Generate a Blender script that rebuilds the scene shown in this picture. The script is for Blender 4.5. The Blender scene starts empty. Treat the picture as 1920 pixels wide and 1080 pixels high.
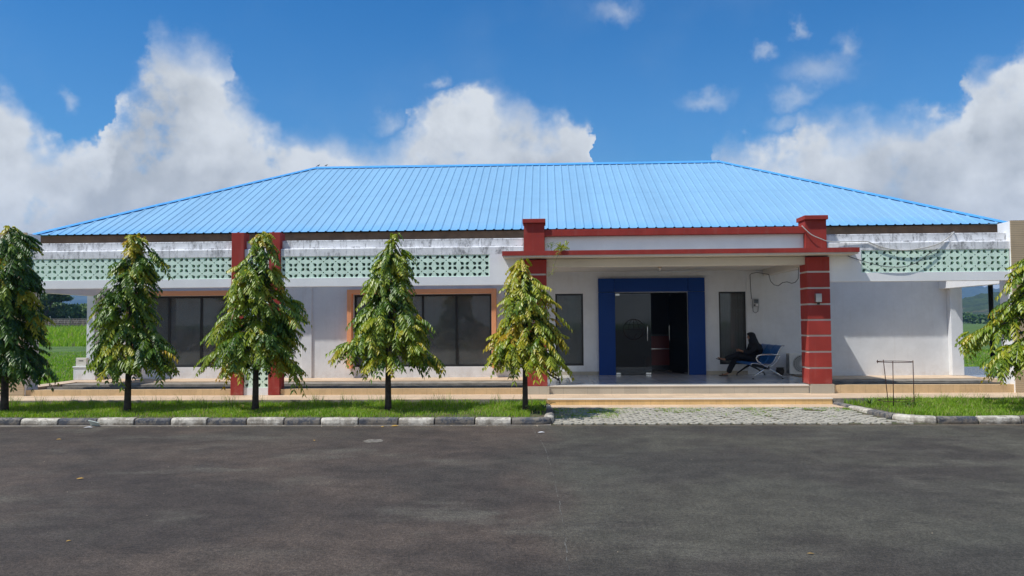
import bpy, bmesh, math, random
import numpy as np
from mathutils import Vector, Matrix
R = math.radians
HAZE = 2.1e-4
C = bpy.context.scene.collection
scn = bpy.context.scene

# ------------------------------------------------------------------ camera
cd = bpy.data.cameras.new('camera'); cam = bpy.data.objects.new('camera', cd); C.objects.link(cam)
cd.sensor_width = 36.0; cd.lens = 1500.0/1920*36; cd.clip_start = 0.1; cd.clip_end = 20000
M = Matrix.Rotation(R(2.4), 3, 'Z') @ Matrix.Rotation(math.pi/2+math.atan(66/1500), 3, 'X') @ Matrix.Rotation(-math.atan(.0072), 3, 'Z')
cam.matrix_world = Matrix.Translation((0, 0, 2.0)) @ M.to_4x4()
scn.camera = cam
# ------------------------------------------------------------------ sun, exposure
L = Vector((.54, .28, -1.0)).normalized()
sd = bpy.data.lights.new('sun', 'SUN'); sun = bpy.data.objects.new('sun', sd); C.objects.link(sun)
sd.energy = 3.9; sd.angle = R(.55); sd.color = (1, .97, .92)
sun.rotation_euler = L.to_track_quat('-Z', 'Y').to_euler(); sun.location = (-20, -10, 40)
scn.view_settings.view_transform = 'Standard'; scn.view_settings.look = 'None'
scn.view_settings.exposure = 0.2; scn.view_settings.gamma = 1.0

# ------------------------------------------------------------------ node helpers
class NT:
    def __init__(s, tree): s.t = tree; s.n = tree.nodes; s.l = tree.links
    def new(s, typ, **kw):
        n = s.n.new(typ)
        for k, v in kw.items(): setattr(n, k, v)
        return n
    def put(s, sock, v):
        if isinstance(v, bpy.types.NodeSocket): s.l.new(v, sock)
        elif v is not None: sock.default_value = v
    def math(s, op, a, b=None, c=None, clamp=False):
        n = s.new('ShaderNodeMath', operation=op, use_clamp=clamp)
        s.put(n.inputs[0], a)
        if b is not None: s.put(n.inputs[1], b)
        if c is not None: s.put(n.inputs[2], c)
        return n.outputs[0]
    def vmath(s, op, a, b=None, scale=None):
        n = s.new('ShaderNodeVectorMath', operation=op); s.put(n.inputs[0], a)
        if b is not None: s.put(n.inputs[1], b)
        if scale is not None: s.put(n.inputs['Scale'], scale)
        return n.outputs['Value'] if op in ('LENGTH', 'DOT_PRODUCT') else n.outputs[0]
    def comb(s, x, y, z):
        n = s.new('ShaderNodeCombineXYZ'); s.put(n.inputs[0], x); s.put(n.inputs[1], y); s.put(n.inputs[2], z); return n.outputs[0]
    def sep(s, v):
        n = s.new('ShaderNodeSeparateXYZ'); s.put(n.inputs[0], v); return n.outputs
    def noise(s, vec, scale, detail=4, rough=.55, col=False, dist=0):
        n = s.new('ShaderNodeTexNoise'); s.put(n.inputs['Vector'], vec); n.inputs['Scale'].default_value = scale
        n.inputs['Detail'].default_value = detail; n.inputs['Roughness'].default_value = rough; n.inputs['Distortion'].default_value = dist
        return n.outputs['Color' if col else 'Fac']
    def smooth(s, v, a, b, lo=0., hi=1.):
        n = s.new('ShaderNodeMapRange', interpolation_type='SMOOTHSTEP'); s.put(n.inputs[0], v)
        s.put(n.inputs[1], a); s.put(n.inputs[2], b); s.put(n.inputs[3], lo); s.put(n.inputs[4], hi); return n.outputs[0]
    def mix(s, f, a, b, mode='MIX'):
        n = s.new('ShaderNodeMix', data_type='RGBA', blend_type=mode)
        s.put(n.inputs[0], f); s.put(n.inputs[6], c4(a)); s.put(n.inputs[7], c4(b)); return n.outputs[2]
    def bump(s, h, strength=.3, dist=.01):
        n = s.new('ShaderNodeBump'); s.put(n.inputs['Height'], h); n.inputs['Strength'].default_value = strength
        n.inputs['Distance'].default_value = dist; return n.outputs[0]
def c4(c):
    if isinstance(c, (tuple, list)) and len(c) == 3: return (*c, 1)
    return c

# ------------------------------------------------------------------ world: daylight sky with cumulus
w = bpy.data.worlds.new('World'); scn.world = w; w.use_nodes = True
wt = NT(w.node_tree); wt.n.clear()
sky = wt.new('ShaderNodeTexSky', sky_type='NISHITA'); sky.sun_disc = False
sky.sun_elevation = math.asin(-L.z); sky.sun_rotation = math.atan2(-L.x, -L.y)
sky.air_density = 1.0; sky.dust_density = .6; sky.ozone_density = 1.6; sky.altitude = 0
dirv = wt.new('ShaderNodeTexCoord').outputs['Generated']
dx, dy, dz = wt.sep(dirv)
az = wt.math('ARCTAN2', dx, dy); el = wt.math('ARCSINE', dz)
CLOUDTOP = [(-.8, .45), (-.6435, .25), (-.6156, .262), (-.5962, .2512), (-.5785, .226), (-.5529, .2092), (-.5321, .2045), (-.511, .2193), (-.5035, .2603), (-.4849, .2967), (-.477, .3286), (-.4659, .3407), (-.45, .3361), (-.411, .3328), (-.3872, .3279), (-.3828, .3021), (-.3687, .2766), (-.3317, .2429), (-.313, .2316), (-.2656, .2421), (-.2365, .2288), (-.2138, .2233), (-.1842, .2305), (-.1577, .2584), (-.1008, .2826), (-.0603, .289), (-.0233, .2806), (.0001, .2613), (.0204, .2691), (.0437, .2603), (.064, .2508), (.0725, .20), (.0786, .1221), (.2015, .1185), (.2127, .2134), (.2349, .2244), (.3079, .2188), (.3234, .2426), (.3726, .2413), (.4381, .2376), (.4746, .2356), (.4869, .2726), (.5062, .2803), (.568, .2797), (.8, .45)]  # high end points: extra cloud out of view, added for fill light
def cloud_alpha_depth():
    wv = wt.noise(dirv, 9, 2, .5, True); wv2 = wt.noise(dirv, 34, 8, .62, True)
    a = wt.vmath('SUBTRACT', wv, (.5, .5, .5)); b = wt.vmath('SUBTRACT', wv2, (.5, .5, .5))
    wsum = wt.vmath('ADD', wt.vmath('SCALE', a, scale=.055), wt.vmath('SCALE', b, scale=.05))
    p = wt.vmath('ADD', wt.comb(az, el, 0.), wsum)
    px, py, _ = wt.sep(p)
    fc = wt.new('ShaderNodeFloatCurve'); wt.put(fc.inputs['Value'], wt.math('MULTIPLY_ADD', px, .5/.8, .5, clamp=True))
    cu = fc.mapping.curves[0]; pts = [((x/.8*.5+.5), y/.5) for x, y in CLOUDTOP]
    cu.points[0].location = pts[0]; cu.points[1].location = pts[-1]
    keep = pts[1:-1]
    for q in keep[:44]: cu.points.new(*q)
    for q in cu.points: q.handle_type = 'AUTO_CLAMPED'
    fc.mapping.update()
    top = wt.math('MULTIPLY', fc.outputs[0], .5)
    d = wt.math('SUBTRACT', top, py)
    sw = wt.smooth(wt.noise(dirv, 8, 4, .6), .38, .62, .018, .075)
    bank = wt.smooth(wt.math('DIVIDE', wt.math('ADD', d, .008), sw), 0., 1.)
    hole = wt.math('MULTIPLY', wt.smooth(wt.noise(wt.vmath('ADD', dirv, (5., 1., 0.)), 11, 6, .6), .56, .72), wt.smooth(az, .12, -.35, .35, .75))
    bank = wt.math('MULTIPLY', bank, wt.math('SUBTRACT', 1., hole))
    # scattered small wisps
    wis = None
    for (ax, ey, rx, ry) in [(.0886, .371, .036, .019), (.2677, .3156, .02, .011), (.3302, .2883, .045, .026), (.3088, .258, .03, .017), (.3569, .3083, .02, .02), (.2042, .2637, .042, .016), (-.1343, .2903, .018, .011), (-.5484, .2492, .012, .014), (.3047, .3378, .011, .018), (-.1974, .2409, .03, .016), (.3022, .2315, .034, .016)]:
        q = wt.vmath('MULTIPLY', wt.vmath('SUBTRACT', p, (ax, ey, 0)), (1/rx, 1/ry, 0))
        e = wt.math('SUBTRACT', 1.15, wt.vmath('LENGTH', q))
        wis = e if wis is None else wt.math('MAXIMUM', wis, e)
    wisp = wt.math('MULTIPLY', wt.smooth(wis, .0, 1.4), .45)
    return wt.math('MAXIMUM', bank, wisp), d
alpha, depth = cloud_alpha_depth()
relief_a = wt.noise(dirv, 15, 7, .55)
relief_b = wt.noise(wt.vmath('ADD', dirv, (-.012, -.004, .014)), 15, 7, .55)
rel = wt.math('SUBTRACT', relief_a, relief_b)
body = wt.noise(wt.vmath('ADD', dirv, (3.1, 0, 0)), 7, 5, .55)
edge = wt.smooth(depth, .0, .085)
grey = wt.math('MULTIPLY', edge, wt.smooth(body, .34, .66, .15, 1.))
grey = wt.math('ADD', wt.math('MULTIPLY', grey, .85), wt.math('MULTIPLY', rel, -1.9), clamp=True)
CB = 10.
ccol = wt.mix(grey, (.67*CB, .70*CB, .72*CB), (.42*CB, .45*CB, .475*CB))
skyc = wt.new('ShaderNodeHueSaturation'); wt.put(skyc.inputs['Color'], sky.outputs[0]); skyc.inputs['Saturation'].default_value = 1.18; skyc.inputs['Value'].default_value = 1.0
thin = wt.math('MULTIPLY', wt.smooth(wt.noise(dirv, 5, 6, .6), .45, .8), .12)
tinted = wt.mix(1., skyc.outputs[0], (.27, .80, 1.13), 'MULTIPLY')
base = wt.mix(thin, tinted, (3.5, 4.6, 6.))
veil = wt.math('MULTIPLY', wt.smooth(el, .42, .14), .16)
base = wt.mix(veil, base, (3.0, 4.5, 6.4))
fin = wt.mix(wt.math('MULTIPLY', alpha, .97), base, ccol)
bg = wt.new('ShaderNodeBackground'); wt.put(bg.inputs['Color'], fin); bg.inputs['Strength'].default_value = .1
wo = wt.new('ShaderNodeOutputWorld'); wt.l.new(bg.outputs[0], wo.inputs['Surface'])

# ------------------------------------------------------------------ materials
def mat(name, col=(.5, .5, .5), rough=.6, metal=0., spec=.5, var=.08, vscale=1.5, fine=.0, fscale=60, bump=.0, bscale=40, bdist=.01, fn=None, coat=0.):
    m = bpy.data.materials.new(name); m.use_nodes = True
    t = NT(m.node_tree); b = t.n['Principled BSDF']
    pos = t.new('ShaderNodeNewGeometry').outputs['Position']
    c = c4(col)
    if var:
        f = t.smooth(t.noise(pos, vscale, 5, .6), .3, .7, 1-var, 1+var)
        c = t.mix(1., c, t.comb(f, f, f), 'MULTIPLY')
    if fine:
        f = t.smooth(t.noise(pos, fscale, 3, .6), .3, .7, 1-fine, 1+fine)
        c = t.mix(1., c, t.comb(f, f, f), 'MULTIPLY')
    if fn: c = fn(t, pos, c, b)
    t.put(b.inputs['Base Color'], c)
    b.inputs['Roughness'].default_value = rough; b.inputs['Metallic'].default_value = metal
    b.inputs['Specular IOR Level'].default_value = spec; b.inputs['Coat Weight'].default_value = coat
    if bump: t.put(b.inputs['Normal'], t.bump(t.noise(pos, bscale, 6, .65), bump, bdist))
    return m
def f_dirty(zlo, amount=.35):
    def fn(t, pos, c, b):
        # rain splash grime just above the floor and faint vertical runs
        z = t.sep(pos)[2]
        n = t.noise(t.vmath('MULTIPLY', pos, (7, 7, .7)), 1., 5, .6)
        runs = t.math('MULTIPLY', t.smooth(n, .5, .75), amount*.35)
        low = t.math('MULTIPLY', t.smooth(z, zlo+.45, zlo, 0., 1.), t.smooth(t.noise(pos, 5, 6, .65), .4, .7))
        f = t.math('ADD', runs, t.math('MULTIPLY', low, amount), clamp=True)
        return t.mix(f, c, (.42, .36, .30))
    return fn
def f_mould(t, pos, c, b):
    z = t.sep(pos)[2]
    n1 = t.noise(t.vmath('MULTIPLY', pos, (2.2, 2.2, 1.2)), 1.4, 8, .68, dist=.6)
    runs = t.noise(t.vmath('MULTIPLY', pos, (9, 9, .8)), 1., 6, .65)
    line = t.smooth(t.math('ABSOLUTE', t.math('SUBTRACT', z, t.math('MULTIPLY_ADD', t.noise(pos, 3, 5, .7), .07, 3.92))), .035, .0)
    linen = t.math('MULTIPLY', line, t.smooth(t.noise(pos, 2.3, 6, .7), .42, .62))
    tp = t.smooth(z, 4.06, 4.16)
    m1 = t.math('MULTIPLY', t.smooth(n1, .48, .62), .62)
    m2 = t.math('MULTIPLY', t.smooth(runs, .50, .66), .65)
    cr = t.math('MULTIPLY', t.smooth(t.math('ABSOLUTE', t.math('SUBTRACT', t.noise(pos, 5.5, 7, .7, dist=1.2), .5)), .02, .0), t.smooth(n1, .5, .6))
    f = t.math('MAXIMUM', t.math('MAXIMUM', m1, m2), t.math('MAXIMUM', t.math('MULTIPLY', linen, .85), t.math('MULTIPLY', tp, t.smooth(n1, .40, .55, .15, .85))))
    f = t.math('MAXIMUM', f, t.math('MULTIPLY', cr, .7))
    speck = t.smooth(t.noise(t.vmath('MULTIPLY', pos, (1, 1, .55)), 16, 6, .75), .42, .60)
    f = t.math('MULTIPLY', f, t.math('MULTIPLY_ADD', speck, .75, .35), clamp=True)
    return t.mix(f, c, (.055, .055, .06))
def f_tile(sx, sz, col2, off=0.):
    def fn(t, pos, c, b):
        x, y, z = t.sep(pos)
        gx = t.math('ABSOLUTE', t.math('SUBTRACT', t.math('FRACT', t.math('MULTIPLY_ADD', x, 1/sx, off+100)), .5))
        g = t.smooth(gx, .488, .496)
        if sz:
            gz = t.math('ABSOLUTE', t.math('SUBTRACT', t.math('FRACT', t.math('MULTIPLY_ADD', y, 1/sz, 100)), .5))
            g = t.math('MAXIMUM', g, t.smooth(gz, .488, .496))
        cell = t.new('ShaderNodeTexWhiteNoise', noise_dimensions='2D')
        t.put(cell.inputs['Vector'], t.comb(t.math('FLOOR', t.math('MULTIPLY_ADD', x, 1/sx, off+100.5)), t.math('FLOOR', t.math('MULTIPLY_ADD', y, 1/(sz or 1), 100.5)), 0))
        f = t.math('MULTIPLY_ADD', cell.outputs[0], .14, .93)
        c = t.mix(1., c, t.comb(f, f, f), 'MULTIPLY')
        st = t.math('MULTIPLY', t.smooth(t.noise(pos, 2.2, 7, .7), .55, .8), .4)
        c = t.mix(st, c, tuple(k*.6 for k in col2))
        return t.mix(t.math('MULTIPLY', g, .65), c, col2)
    return fn
def f_bands(t, pos, c, b):
    z = t.sep(pos)[2]
    g = t.smooth(t.math('ABSOLUTE', t.math('SUBTRACT', t.math('FRACT', t.math('MULTIPLY', z, 1/.045)), .5)), .36, .44)
    x = t.sep(pos)[0]
    h = t.smooth(t.math('ABSOLUTE', t.math('SUBTRACT', t.math('FRACT', t.math('MULTIPLY', z, 1/.27)), .5)), .46, .49)
    return t.mix(t.math('MULTIPLY', t.math('MAXIMUM', g, h), .6), c, (.20, .15, .10))
EX0_ = -15.22
def f_roof(t, pos, c, b):
    x, y, z = t.sep(pos)
    cell = t.new('ShaderNodeTexWhiteNoise', noise_dimensions='1D'); t.put(cell.inputs['W'], t.math('FLOOR', t.math('MULTIPLY_ADD', x, 1/.78, .02)))
    f = t.math('MULTIPLY_ADD', cell.outputs[0], .07, .965)
    c = t.mix(1., c, t.comb(f, f, f), 'MULTIPLY')
    d = t.math('MULTIPLY', t.smooth(t.noise(t.vmath('MULTIPLY', pos, (3, .5, .5)), 1.2, 6, .65), .45, .75), .18)
    c = t.mix(d, c, (.32, .50, .66))
    fx = t.math('ABSOLUTE', t.math('SUBTRACT', t.math('FRACT', t.math('MULTIPLY_ADD', t.math('SUBTRACT', x, EX0_), 1/.26, 0.)), .826)); fy = t.math('ABSOLUTE', t.math('SUBTRACT', t.math('FRACT', t.math('MULTIPLY', y, 1/1.05)), .5))
    dot = t.math('MULTIPLY', t.smooth(fx, .06, .035), t.smooth(fy, .018, .008)); c = t.mix(t.math('MULTIPLY', dot, .6), c, (.10, .20, .30))
    lap = t.math('MULTIPLY', t.smooth(t.math('ABSOLUTE', t.math('SUBTRACT', t.math('ADD', y, t.math('MULTIPLY', cell.outputs[0], .04)), 26.3)), .03, .01), .30); c = t.mix(lap, c, (.14, .30, .45))
    # more saturated blue on the lowest strip by the eave
    e = t.smooth(t.math('ADD', z, t.math('MULTIPLY', t.noise(pos, 2, 4, .6), .5)), 5.35, 4.85)
    return t.mix(t.math('MULTIPLY', e, .6), c, (.12, .40, .74))
def f_asphalt(t, pos, c, b):
    x, y, z = t.sep(pos)
    n1 = t.noise(t.vmath('MULTIPLY', pos, (.6, 1.0, 1)), .8, 8, .68)
    n2 = t.noise(t.vmath('ADD', pos, (40, 11, 0)), .33, 6, .62, dist=.4)
    n3 = t.noise(pos, 2.6, 8, .74); n4 = t.noise(t.vmath('ADD', pos, (7, 3, 0)), .16, 4, .6)
    agg = t.noise(pos, 70, 3, .8); agg2 = t.noise(pos, 24, 4, .7)
    side = t.smooth(t.math('ADD', x, t.math('MULTIPLY', t.noise(pos, .6, 5, .6), 1.6)), .45, 1.35)
    c = t.mix(side, (.084, .063, .048), (.078, .071, .053))
    c = t.mix(t.math('MULTIPLY', t.smooth(n2, .40, .58), .75), c, (.044, .036, .030))
    c = t.mix(t.math('MULTIPLY', t.smooth(n4, .45, .62), .3), c, (.062, .062, .050))
    f = t.smooth(n3, .32, .68, .76, 1.24); c = t.mix(1., c, t.comb(f, f, f), 'MULTIPLY')
    pale = t.math('MULTIPLY', t.smooth(n1, .50, .70), t.smooth(t.noise(pos, .22, 3, .5), .38, .6, .25, 1.))
    c = t.mix(t.math('MULTIPLY', pale, .6), c, (.155, .143, .110))
    dust = t.smooth(t.math('ADD', y, t.math('MULTIPLY', t.noise(pos, 4, 5, .7), .5)), 15.75, 16.1)
    c = t.mix(t.math('MULTIPLY', dust, .75), c, (.16, .125, .085))
    f = t.smooth(agg, .30, .70, .40, 1.60); c = t.mix(1., c, t.comb(f, f, f), 'MULTIPLY')
    f = t.smooth(agg2, .32, .68, .68, 1.32); c = t.mix(1., c, t.comb(f, f, f), 'MULTIPLY')
    vo = t.new('ShaderNodeTexVoronoi'); t.put(vo.inputs['Vector'], pos); vo.inputs['Scale'].default_value = 26
    spk = t.math('MULTIPLY', t.smooth(vo.outputs['Distance'], .16, .08), t.smooth(t.noise(pos, 7, 3, .6), .52, .66))
    c = t.mix(t.math('MULTIPLY', spk, .6), c, (.24, .215, .185))
    # hairline cracks and a few dark oily spots
    cr = t.new('ShaderNodeTexVoronoi', feature='DISTANCE_TO_EDGE'); t.put(cr.inputs['Vector'], t.vmath('ADD', pos, t.vmath('SCALE', t.noise(pos, 1.7, 5, .65, True), scale=.9))); cr.inputs['Scale'].default_value = .32
    ck = t.math('MULTIPLY', t.smooth(cr.outputs[0], .006, .002), t.smooth(t.noise(pos, .5, 3, .5), .52, .60))
    c = t.mix(t.math('MULTIPLY', ck, .5), c, (.018, .016, .015))
    ob = t.new('ShaderNodeTexVoronoi'); t.put(ob.inputs['Vector'], t.vmath('ADD', pos, t.vmath('SCALE', t.noise(pos, 3, 4, .6, True), scale=.35))); ob.inputs['Scale'].default_value = .42
    oil = t.smooth(ob.outputs['Distance'], .14, .04); c = t.mix(t.math('MULTIPLY', oil, .35), c, (.026, .023, .022))
    t.put(b.inputs['Normal'], t.bump(t.math('ADD', agg, t.math('MULTIPLY', agg2, .8)), .8, .008))
    return c
def f_kerb(t, pos, c, b):
    n = t.noise(pos, 5, 8, .72); n2 = t.noise(pos, 22, 5, .7); n3 = t.noise(t.vmath('ADD', pos, (9, 0, 0)), 2.2, 6, .7)
    wear = t.smooth(t.math('ADD', n, t.math('MULTIPLY', n2, .35)), .61, .76)
    c = t.mix(t.math('MULTIPLY', wear, .75), c, (.24, .205, .16))
    c = t.mix(t.math('MULTIPLY', t.smooth(n3, .50, .64), .5), c, (.13, .105, .075))
    z = t.sep(pos)[2]
    low = t.math('MULTIPLY', t.smooth(z, .085, .0), t.smooth(n, .30, .55))
    c = t.mix(t.math('MULTIPLY', low, .8), c, (.12, .092, .062))
    return t.mix(t.math('MULTIPLY', t.math('MULTIPLY', t.smooth(z, .12, .15), t.smooth(n2, .4, .6)), .35), c, (.36, .33, .28))
def f_grassground(t, pos, c, b):
    n = t.noise(pos, .35, 6, .6); n2 = t.noise(pos, 7, 5, .7)
    c = t.mix(t.smooth(n, .35, .65), (.055, .115, .012), (.095, .165, .022))
    c = t.mix(t.math('MULTIPLY', t.smooth(n2, .45, .75), .5), c, (.03, .065, .008))
    return t.mix(t.math('MULTIPLY', t.smooth(t.noise(pos, .9, 5, .6), .6, .75), .35), c, (.16, .15, .06))
def f_soil(t, pos, c, b):
    return t.mix(t.smooth(t.noise(pos, 6, 6, .7), .4, .6), (.055, .075, .02), (.13, .095, .06))
def f_drain(t, pos, c, b):
    n = t.noise(t.vmath('MULTIPLY', pos, (1.2, 6, 1)), 2.2, 8, .72)
    return t.mix(t.smooth(n, .40, .60), (.012, .012, .013), (.22, .20, .16))
def f_hill(t, pos, c, b):
    n = t.noise(pos, .03, 8, .7); n2 = t.noise(pos, .11, 6, .7)
    c = t.mix(t.smooth(n2, .4, .62), (.010, .028, .006), (.042, .072, .016))
    z = t.sep(pos)[2]
    bare = t.math('MULTIPLY', t.smooth(n, .52, .6), t.smooth(z, 13, 7))
    return t.mix(t.math('MULTIPLY', bare, .7), c, (.15, .10, .06))
def f_mount(t, pos, c, b):
    n = t.noise(pos, .009, 8, .65)
    return t.mix(t.smooth(n, .4, .62), (.02, .045, .02), (.06, .085, .035))
WHITE = (.735, .75, .765)
m_white = mat('white_wall_paint', WHITE, .75, var=.05, fine=.015, fscale=9, bump=.12, bscale=90, bdist=.004, fn=f_dirty(.38, .35))
m_whiteclean = mat('white_parapet_paint', (.86, .86, .865), .7, var=.04, bump=.12, bscale=60, bdist=.004, fn=f_dirty(2.5, .10))
m_mould = mat('mouldy_parapet_paint', (.80, .80, .81), .85, var=.10, vscale=3, bump=.4, bscale=18, bdist=.01, fn=f_mould)
m_cream = mat('cream_ceiling_paint', (.66, .62, .54), .75, var=.05, bump=.05)
m_green = mat('mint_breeze_block_paint', (.70, .88, .74), .75, var=.10, vscale=4, bump=.2, bscale=50, bdist=.004)
m_red = mat('red_masonry_paint', (.33, .046, .036), .8, spec=.15, fn=f_dirty(.24, .28), var=.10, vscale=2.5, fine=.06, bump=.35, bscale=70, bdist=.005)
m_hole_shade = mat('hole_shade_paint', (.26, .33, .37), .8, var=.1)
m_band = mat('pale_groove_paint', (.62, .58, .52), .7, var=.08)
m_orange = mat('salmon_surround_paint', (.96, .40, .18), .7, var=.05, bump=.1)
m_roof = mat('blue_metal_roof', (.25, .46, .65), .42, .0, .5, var=.03, fn=f_roof, bump=.10, bscale=2.5, bdist=.03)
m_cap = mat('blue_ridge_cap', (.10, .38, .78), .4, var=.05)
m_fascia = mat('brown_fascia', (.20, .125, .075), .7, var=.2, vscale=3, bump=.2)
m_black = mat('black_frame', (.012, .012, .012), .35, var=0)
m_blue = mat('navy_panel', (.002, .042, .22), .5, var=.04, spec=.25)
m_path = mat('peach_path_tile', (.62, .46, .31), .6, var=.06, fine=.06, fscale=40, fn=f_tile(.40, .40, (.40, .27, .17)))
m_riser = mat('orange_riser_tile', (.62, .44, .24), .55, var=.08, vscale=4, fn=f_tile(.30, 0, (.25, .15, .08)))
m_stepr = mat('yellow_step_tile', (.72, .48, .20), .5, var=.06, vscale=5, fn=f_tile(.30, 0, (.30, .19, .09)))
m_nose = mat('pale_step_nosing', (.82, .76, .66), .4, var=.04)
m_prise = mat('grey_beige_tile', (.46, .41, .32), .4, var=.04, fn=f_tile(.6, 0, (.28, .25, .20), .3))
m_porch = mat('polished_porch_tile', (.62, .62, .61), .16, var=.03, fn=f_tile(.60, .60, (.30, .30, .29)), spec=.7)
m_side = mat('side_porch_tile', (.25, .27, .31), .2, var=.03, fn=f_tile(.40, .40, (.22, .23, .25)), spec=.6)
m_drain = mat('wet_drain_concrete', (.1, .1, .1), .8, var=.1, fn=f_drain, bump=.5, bscale=25, bdist=.02)
m_concrete = mat('weathered_concrete', (.24, .215, .18), .9, var=.3, vscale=3, fine=.2, bump=.5, bscale=25, bdist=.01)
m_tan = mat('tan_strip_tile', (.50, .38, .24), .6, var=.08, fn=f_bands)
m_asph = mat('asphalt', (.06, .06, .06), .85, var=0, spec=.3, fn=f_asphalt)
m_kerbw = mat('white_kerb_paint', (.60, .55, .46), .85, var=.15, vscale=4, fn=f_kerb, bump=.6, bscale=14, bdist=.02)
m_kerbk = mat('black_kerb_paint', (.048, .054, .068), .8, var=.25, vscale=4, fn=f_kerb, bump=.6, bscale=14, bdist=.02)
m_lawn = mat('lawn', (.07, .13, .02), .9, var=0, fn=f_grassground, bump=.8, bscale=9, bdist=.08)
m_soil = mat('verge_soil', (.1, .1, .03), .95, var=0, fn=f_soil, bump=.6, bscale=12, bdist=.03)
m_paver = mat('paver_concrete', (.36, .33, .265), .9, var=.18, vscale=5, fine=.2, bump=.5, bscale=30, bdist=.008)
m_hill = mat('wooded_hill', (.05, .08, .02), .95, var=0, fn=f_hill)
m_mount = mat('far_mountain', (.05, .07, .03), .95, var=0, fn=f_mount)
m_metal = mat('galvanised_metal', (.42, .43, .43), .4, .8, var=.1)
m_steel = mat('brushed_steel', (.62, .62, .60), .25, 1., var=.03)
m_dark = mat('black_metal', (.02, .02, .022), .4, .3, var=.05)
m_rust = mat('rusty_rebar', (.07, .032, .024), .8, .3, var=.3, vscale=20)
m_acw = mat('ac_casing', (.78, .77, .72), .5, var=.06, vscale=6)
m_cable = mat('grey_cable', (.50, .48, .44), .6, var=.1)
m_wire = mat('dark_wire', (.05, .05, .05), .6, var=.1)
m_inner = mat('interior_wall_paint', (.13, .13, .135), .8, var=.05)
m_counter = mat('red_counter_laminate', (.20, .014, .009), .4, var=.03)
m_seat = mat('blue_perforated_steel', (.012, .12, .38), .38, .2, var=.05)
m_skin = mat('skin', (.34, .17, .10), .55, var=.05, vscale=20)
m_cloth = mat('black_cloth', (.010, .010, .012), .9, var=.2, vscale=8, bump=.5, bscale=12, bdist=.02)
m_sandal = mat('dark_sandal', (.02, .013, .01), .6, var=.1)
m_rock = mat('pale_litter', (.6, .68, .62), .7, var=.05)
m_paper = mat('white_paper', (.8, .8, .8), .8, var=.02)
m_deadleaf = mat('yellow_fallen_leaf', (.45, .26, .04), .7, var=.2, vscale=30)

def glass(name, tint, dirt=.32, rough=.03):
    m = bpy.data.materials.new(name); m.use_nodes = True; t = NT(m.node_tree); t.n.remove(t.n['Principled BSDF'])
    tr = t.new('ShaderNodeBsdfTransparent'); tr.inputs[0].default_value = (*tint, 1)
    gl = t.new('ShaderNodeBsdfGlossy'); gl.inputs['Roughness'].default_value = rough; gl.inputs['Color'].default_value = (.85, .9, .95, 1)
    fr = t.new('ShaderNodeFresnel'); fr.inputs['IOR'].default_value = 1.52
    pos = t.new('ShaderNodeNewGeometry').outputs['Position']
    t.put(gl.inputs['Normal'], t.bump(t.noise(pos, 1.1, 2, .5), .12, .02))
    dust = t.new('ShaderNodeBsdfDiffuse'); dust.inputs[0].default_value = (.30, .31, .30, 1)
    mx = t.new('ShaderNodeMixShader'); t.l.new(fr.outputs[0], mx.inputs[0]); t.l.new(tr.outputs[0], mx.inputs[1]); t.l.new(gl.outputs[0], mx.inputs[2])
    mx2 = t.new('ShaderNodeMixShader'); t.put(mx2.inputs[0], t.math('MULTIPLY', t.smooth(t.noise(pos, 3, 6, .7), .30, .75, .55, 1.), dirt))
    t.l.new(mx.outputs[0], mx2.inputs[1]); t.l.new(dust.outputs[0], mx2.inputs[2])
    t.l.new(mx2.outputs[0], t.n['Material Output'].inputs['Surface']); return m
m_glass = glass('tinted_window_glass', (.62, .66, .66))
m_door_glass = glass('door_glass', (.36, .38, .40), .05)
def leafmat(name, ramp, trans=.3, rough=.4, spec=.5):
    m = bpy.data.materials.new(name); m.use_nodes = True; t = NT(m.node_tree); b = t.n['Principled BSDF']
    at = t.new('ShaderNodeAttribute', attribute_name='tint'); cr = t.new('ShaderNodeValToRGB')
    el_ = cr.color_ramp.elements
    el_[0].position = ramp[0][0]; el_[0].color = (*ramp[0][1], 1); el_[1].position = ramp[-1][0]; el_[1].color = (*ramp[-1][1], 1)
    for p_, c_ in ramp[1:-1]: e = el_.new(p_); e.color = (*c_, 1)
    t.l.new(at.outputs['Fac'], cr.inputs[0]); t.l.new(cr.outputs[0], b.inputs['Base Color'])
    b.inputs['Roughness'].default_value = rough; b.inputs['Specular IOR Level'].default_value = spec
    tl = t.new('ShaderNodeBsdfTranslucent'); hs = t.new('ShaderNodeHueSaturation'); hs.inputs['Value'].default_value = 1.6; hs.inputs['Saturation'].default_value = 1.15
    t.l.new(cr.outputs[0], hs.inputs['Color']); t.l.new(hs.outputs[0], tl.inputs[0])
    mx = t.new('ShaderNodeMixShader'); mx.inputs[0].default_value = trans
    t.l.new(b.outputs[0], mx.inputs[1]); t.l.new(tl.outputs[0], mx.inputs[2]); t.l.new(mx.outputs[0], t.n['Material Output'].inputs['Surface'])
    return m
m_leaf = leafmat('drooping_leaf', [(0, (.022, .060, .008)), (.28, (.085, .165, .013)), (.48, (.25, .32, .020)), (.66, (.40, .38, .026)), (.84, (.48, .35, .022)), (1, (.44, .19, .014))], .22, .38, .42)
m_grass = leafmat('grass_blade', [(0, (.09, .19, .015)), (.5, (.25, .42, .032)), (.85, (.36, .47, .07)), (1, (.46, .38, .19))], .35, .55, .3)
m_farleaf = leafmat('far_foliage', [(0, (.02, .055, .012)), (.5, (.065, .135, .025)), (1, (.14, .20, .04))], .15, .6)
m_bark = mat('dark_bark', (.050, .040, .032), .9, var=.4, vscale=12, bump=.8, bscale=30, bdist=.01)
m_twig = mat('grey_twig', (.20, .17, .13), .9, var=.2, vscale=12)

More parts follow.
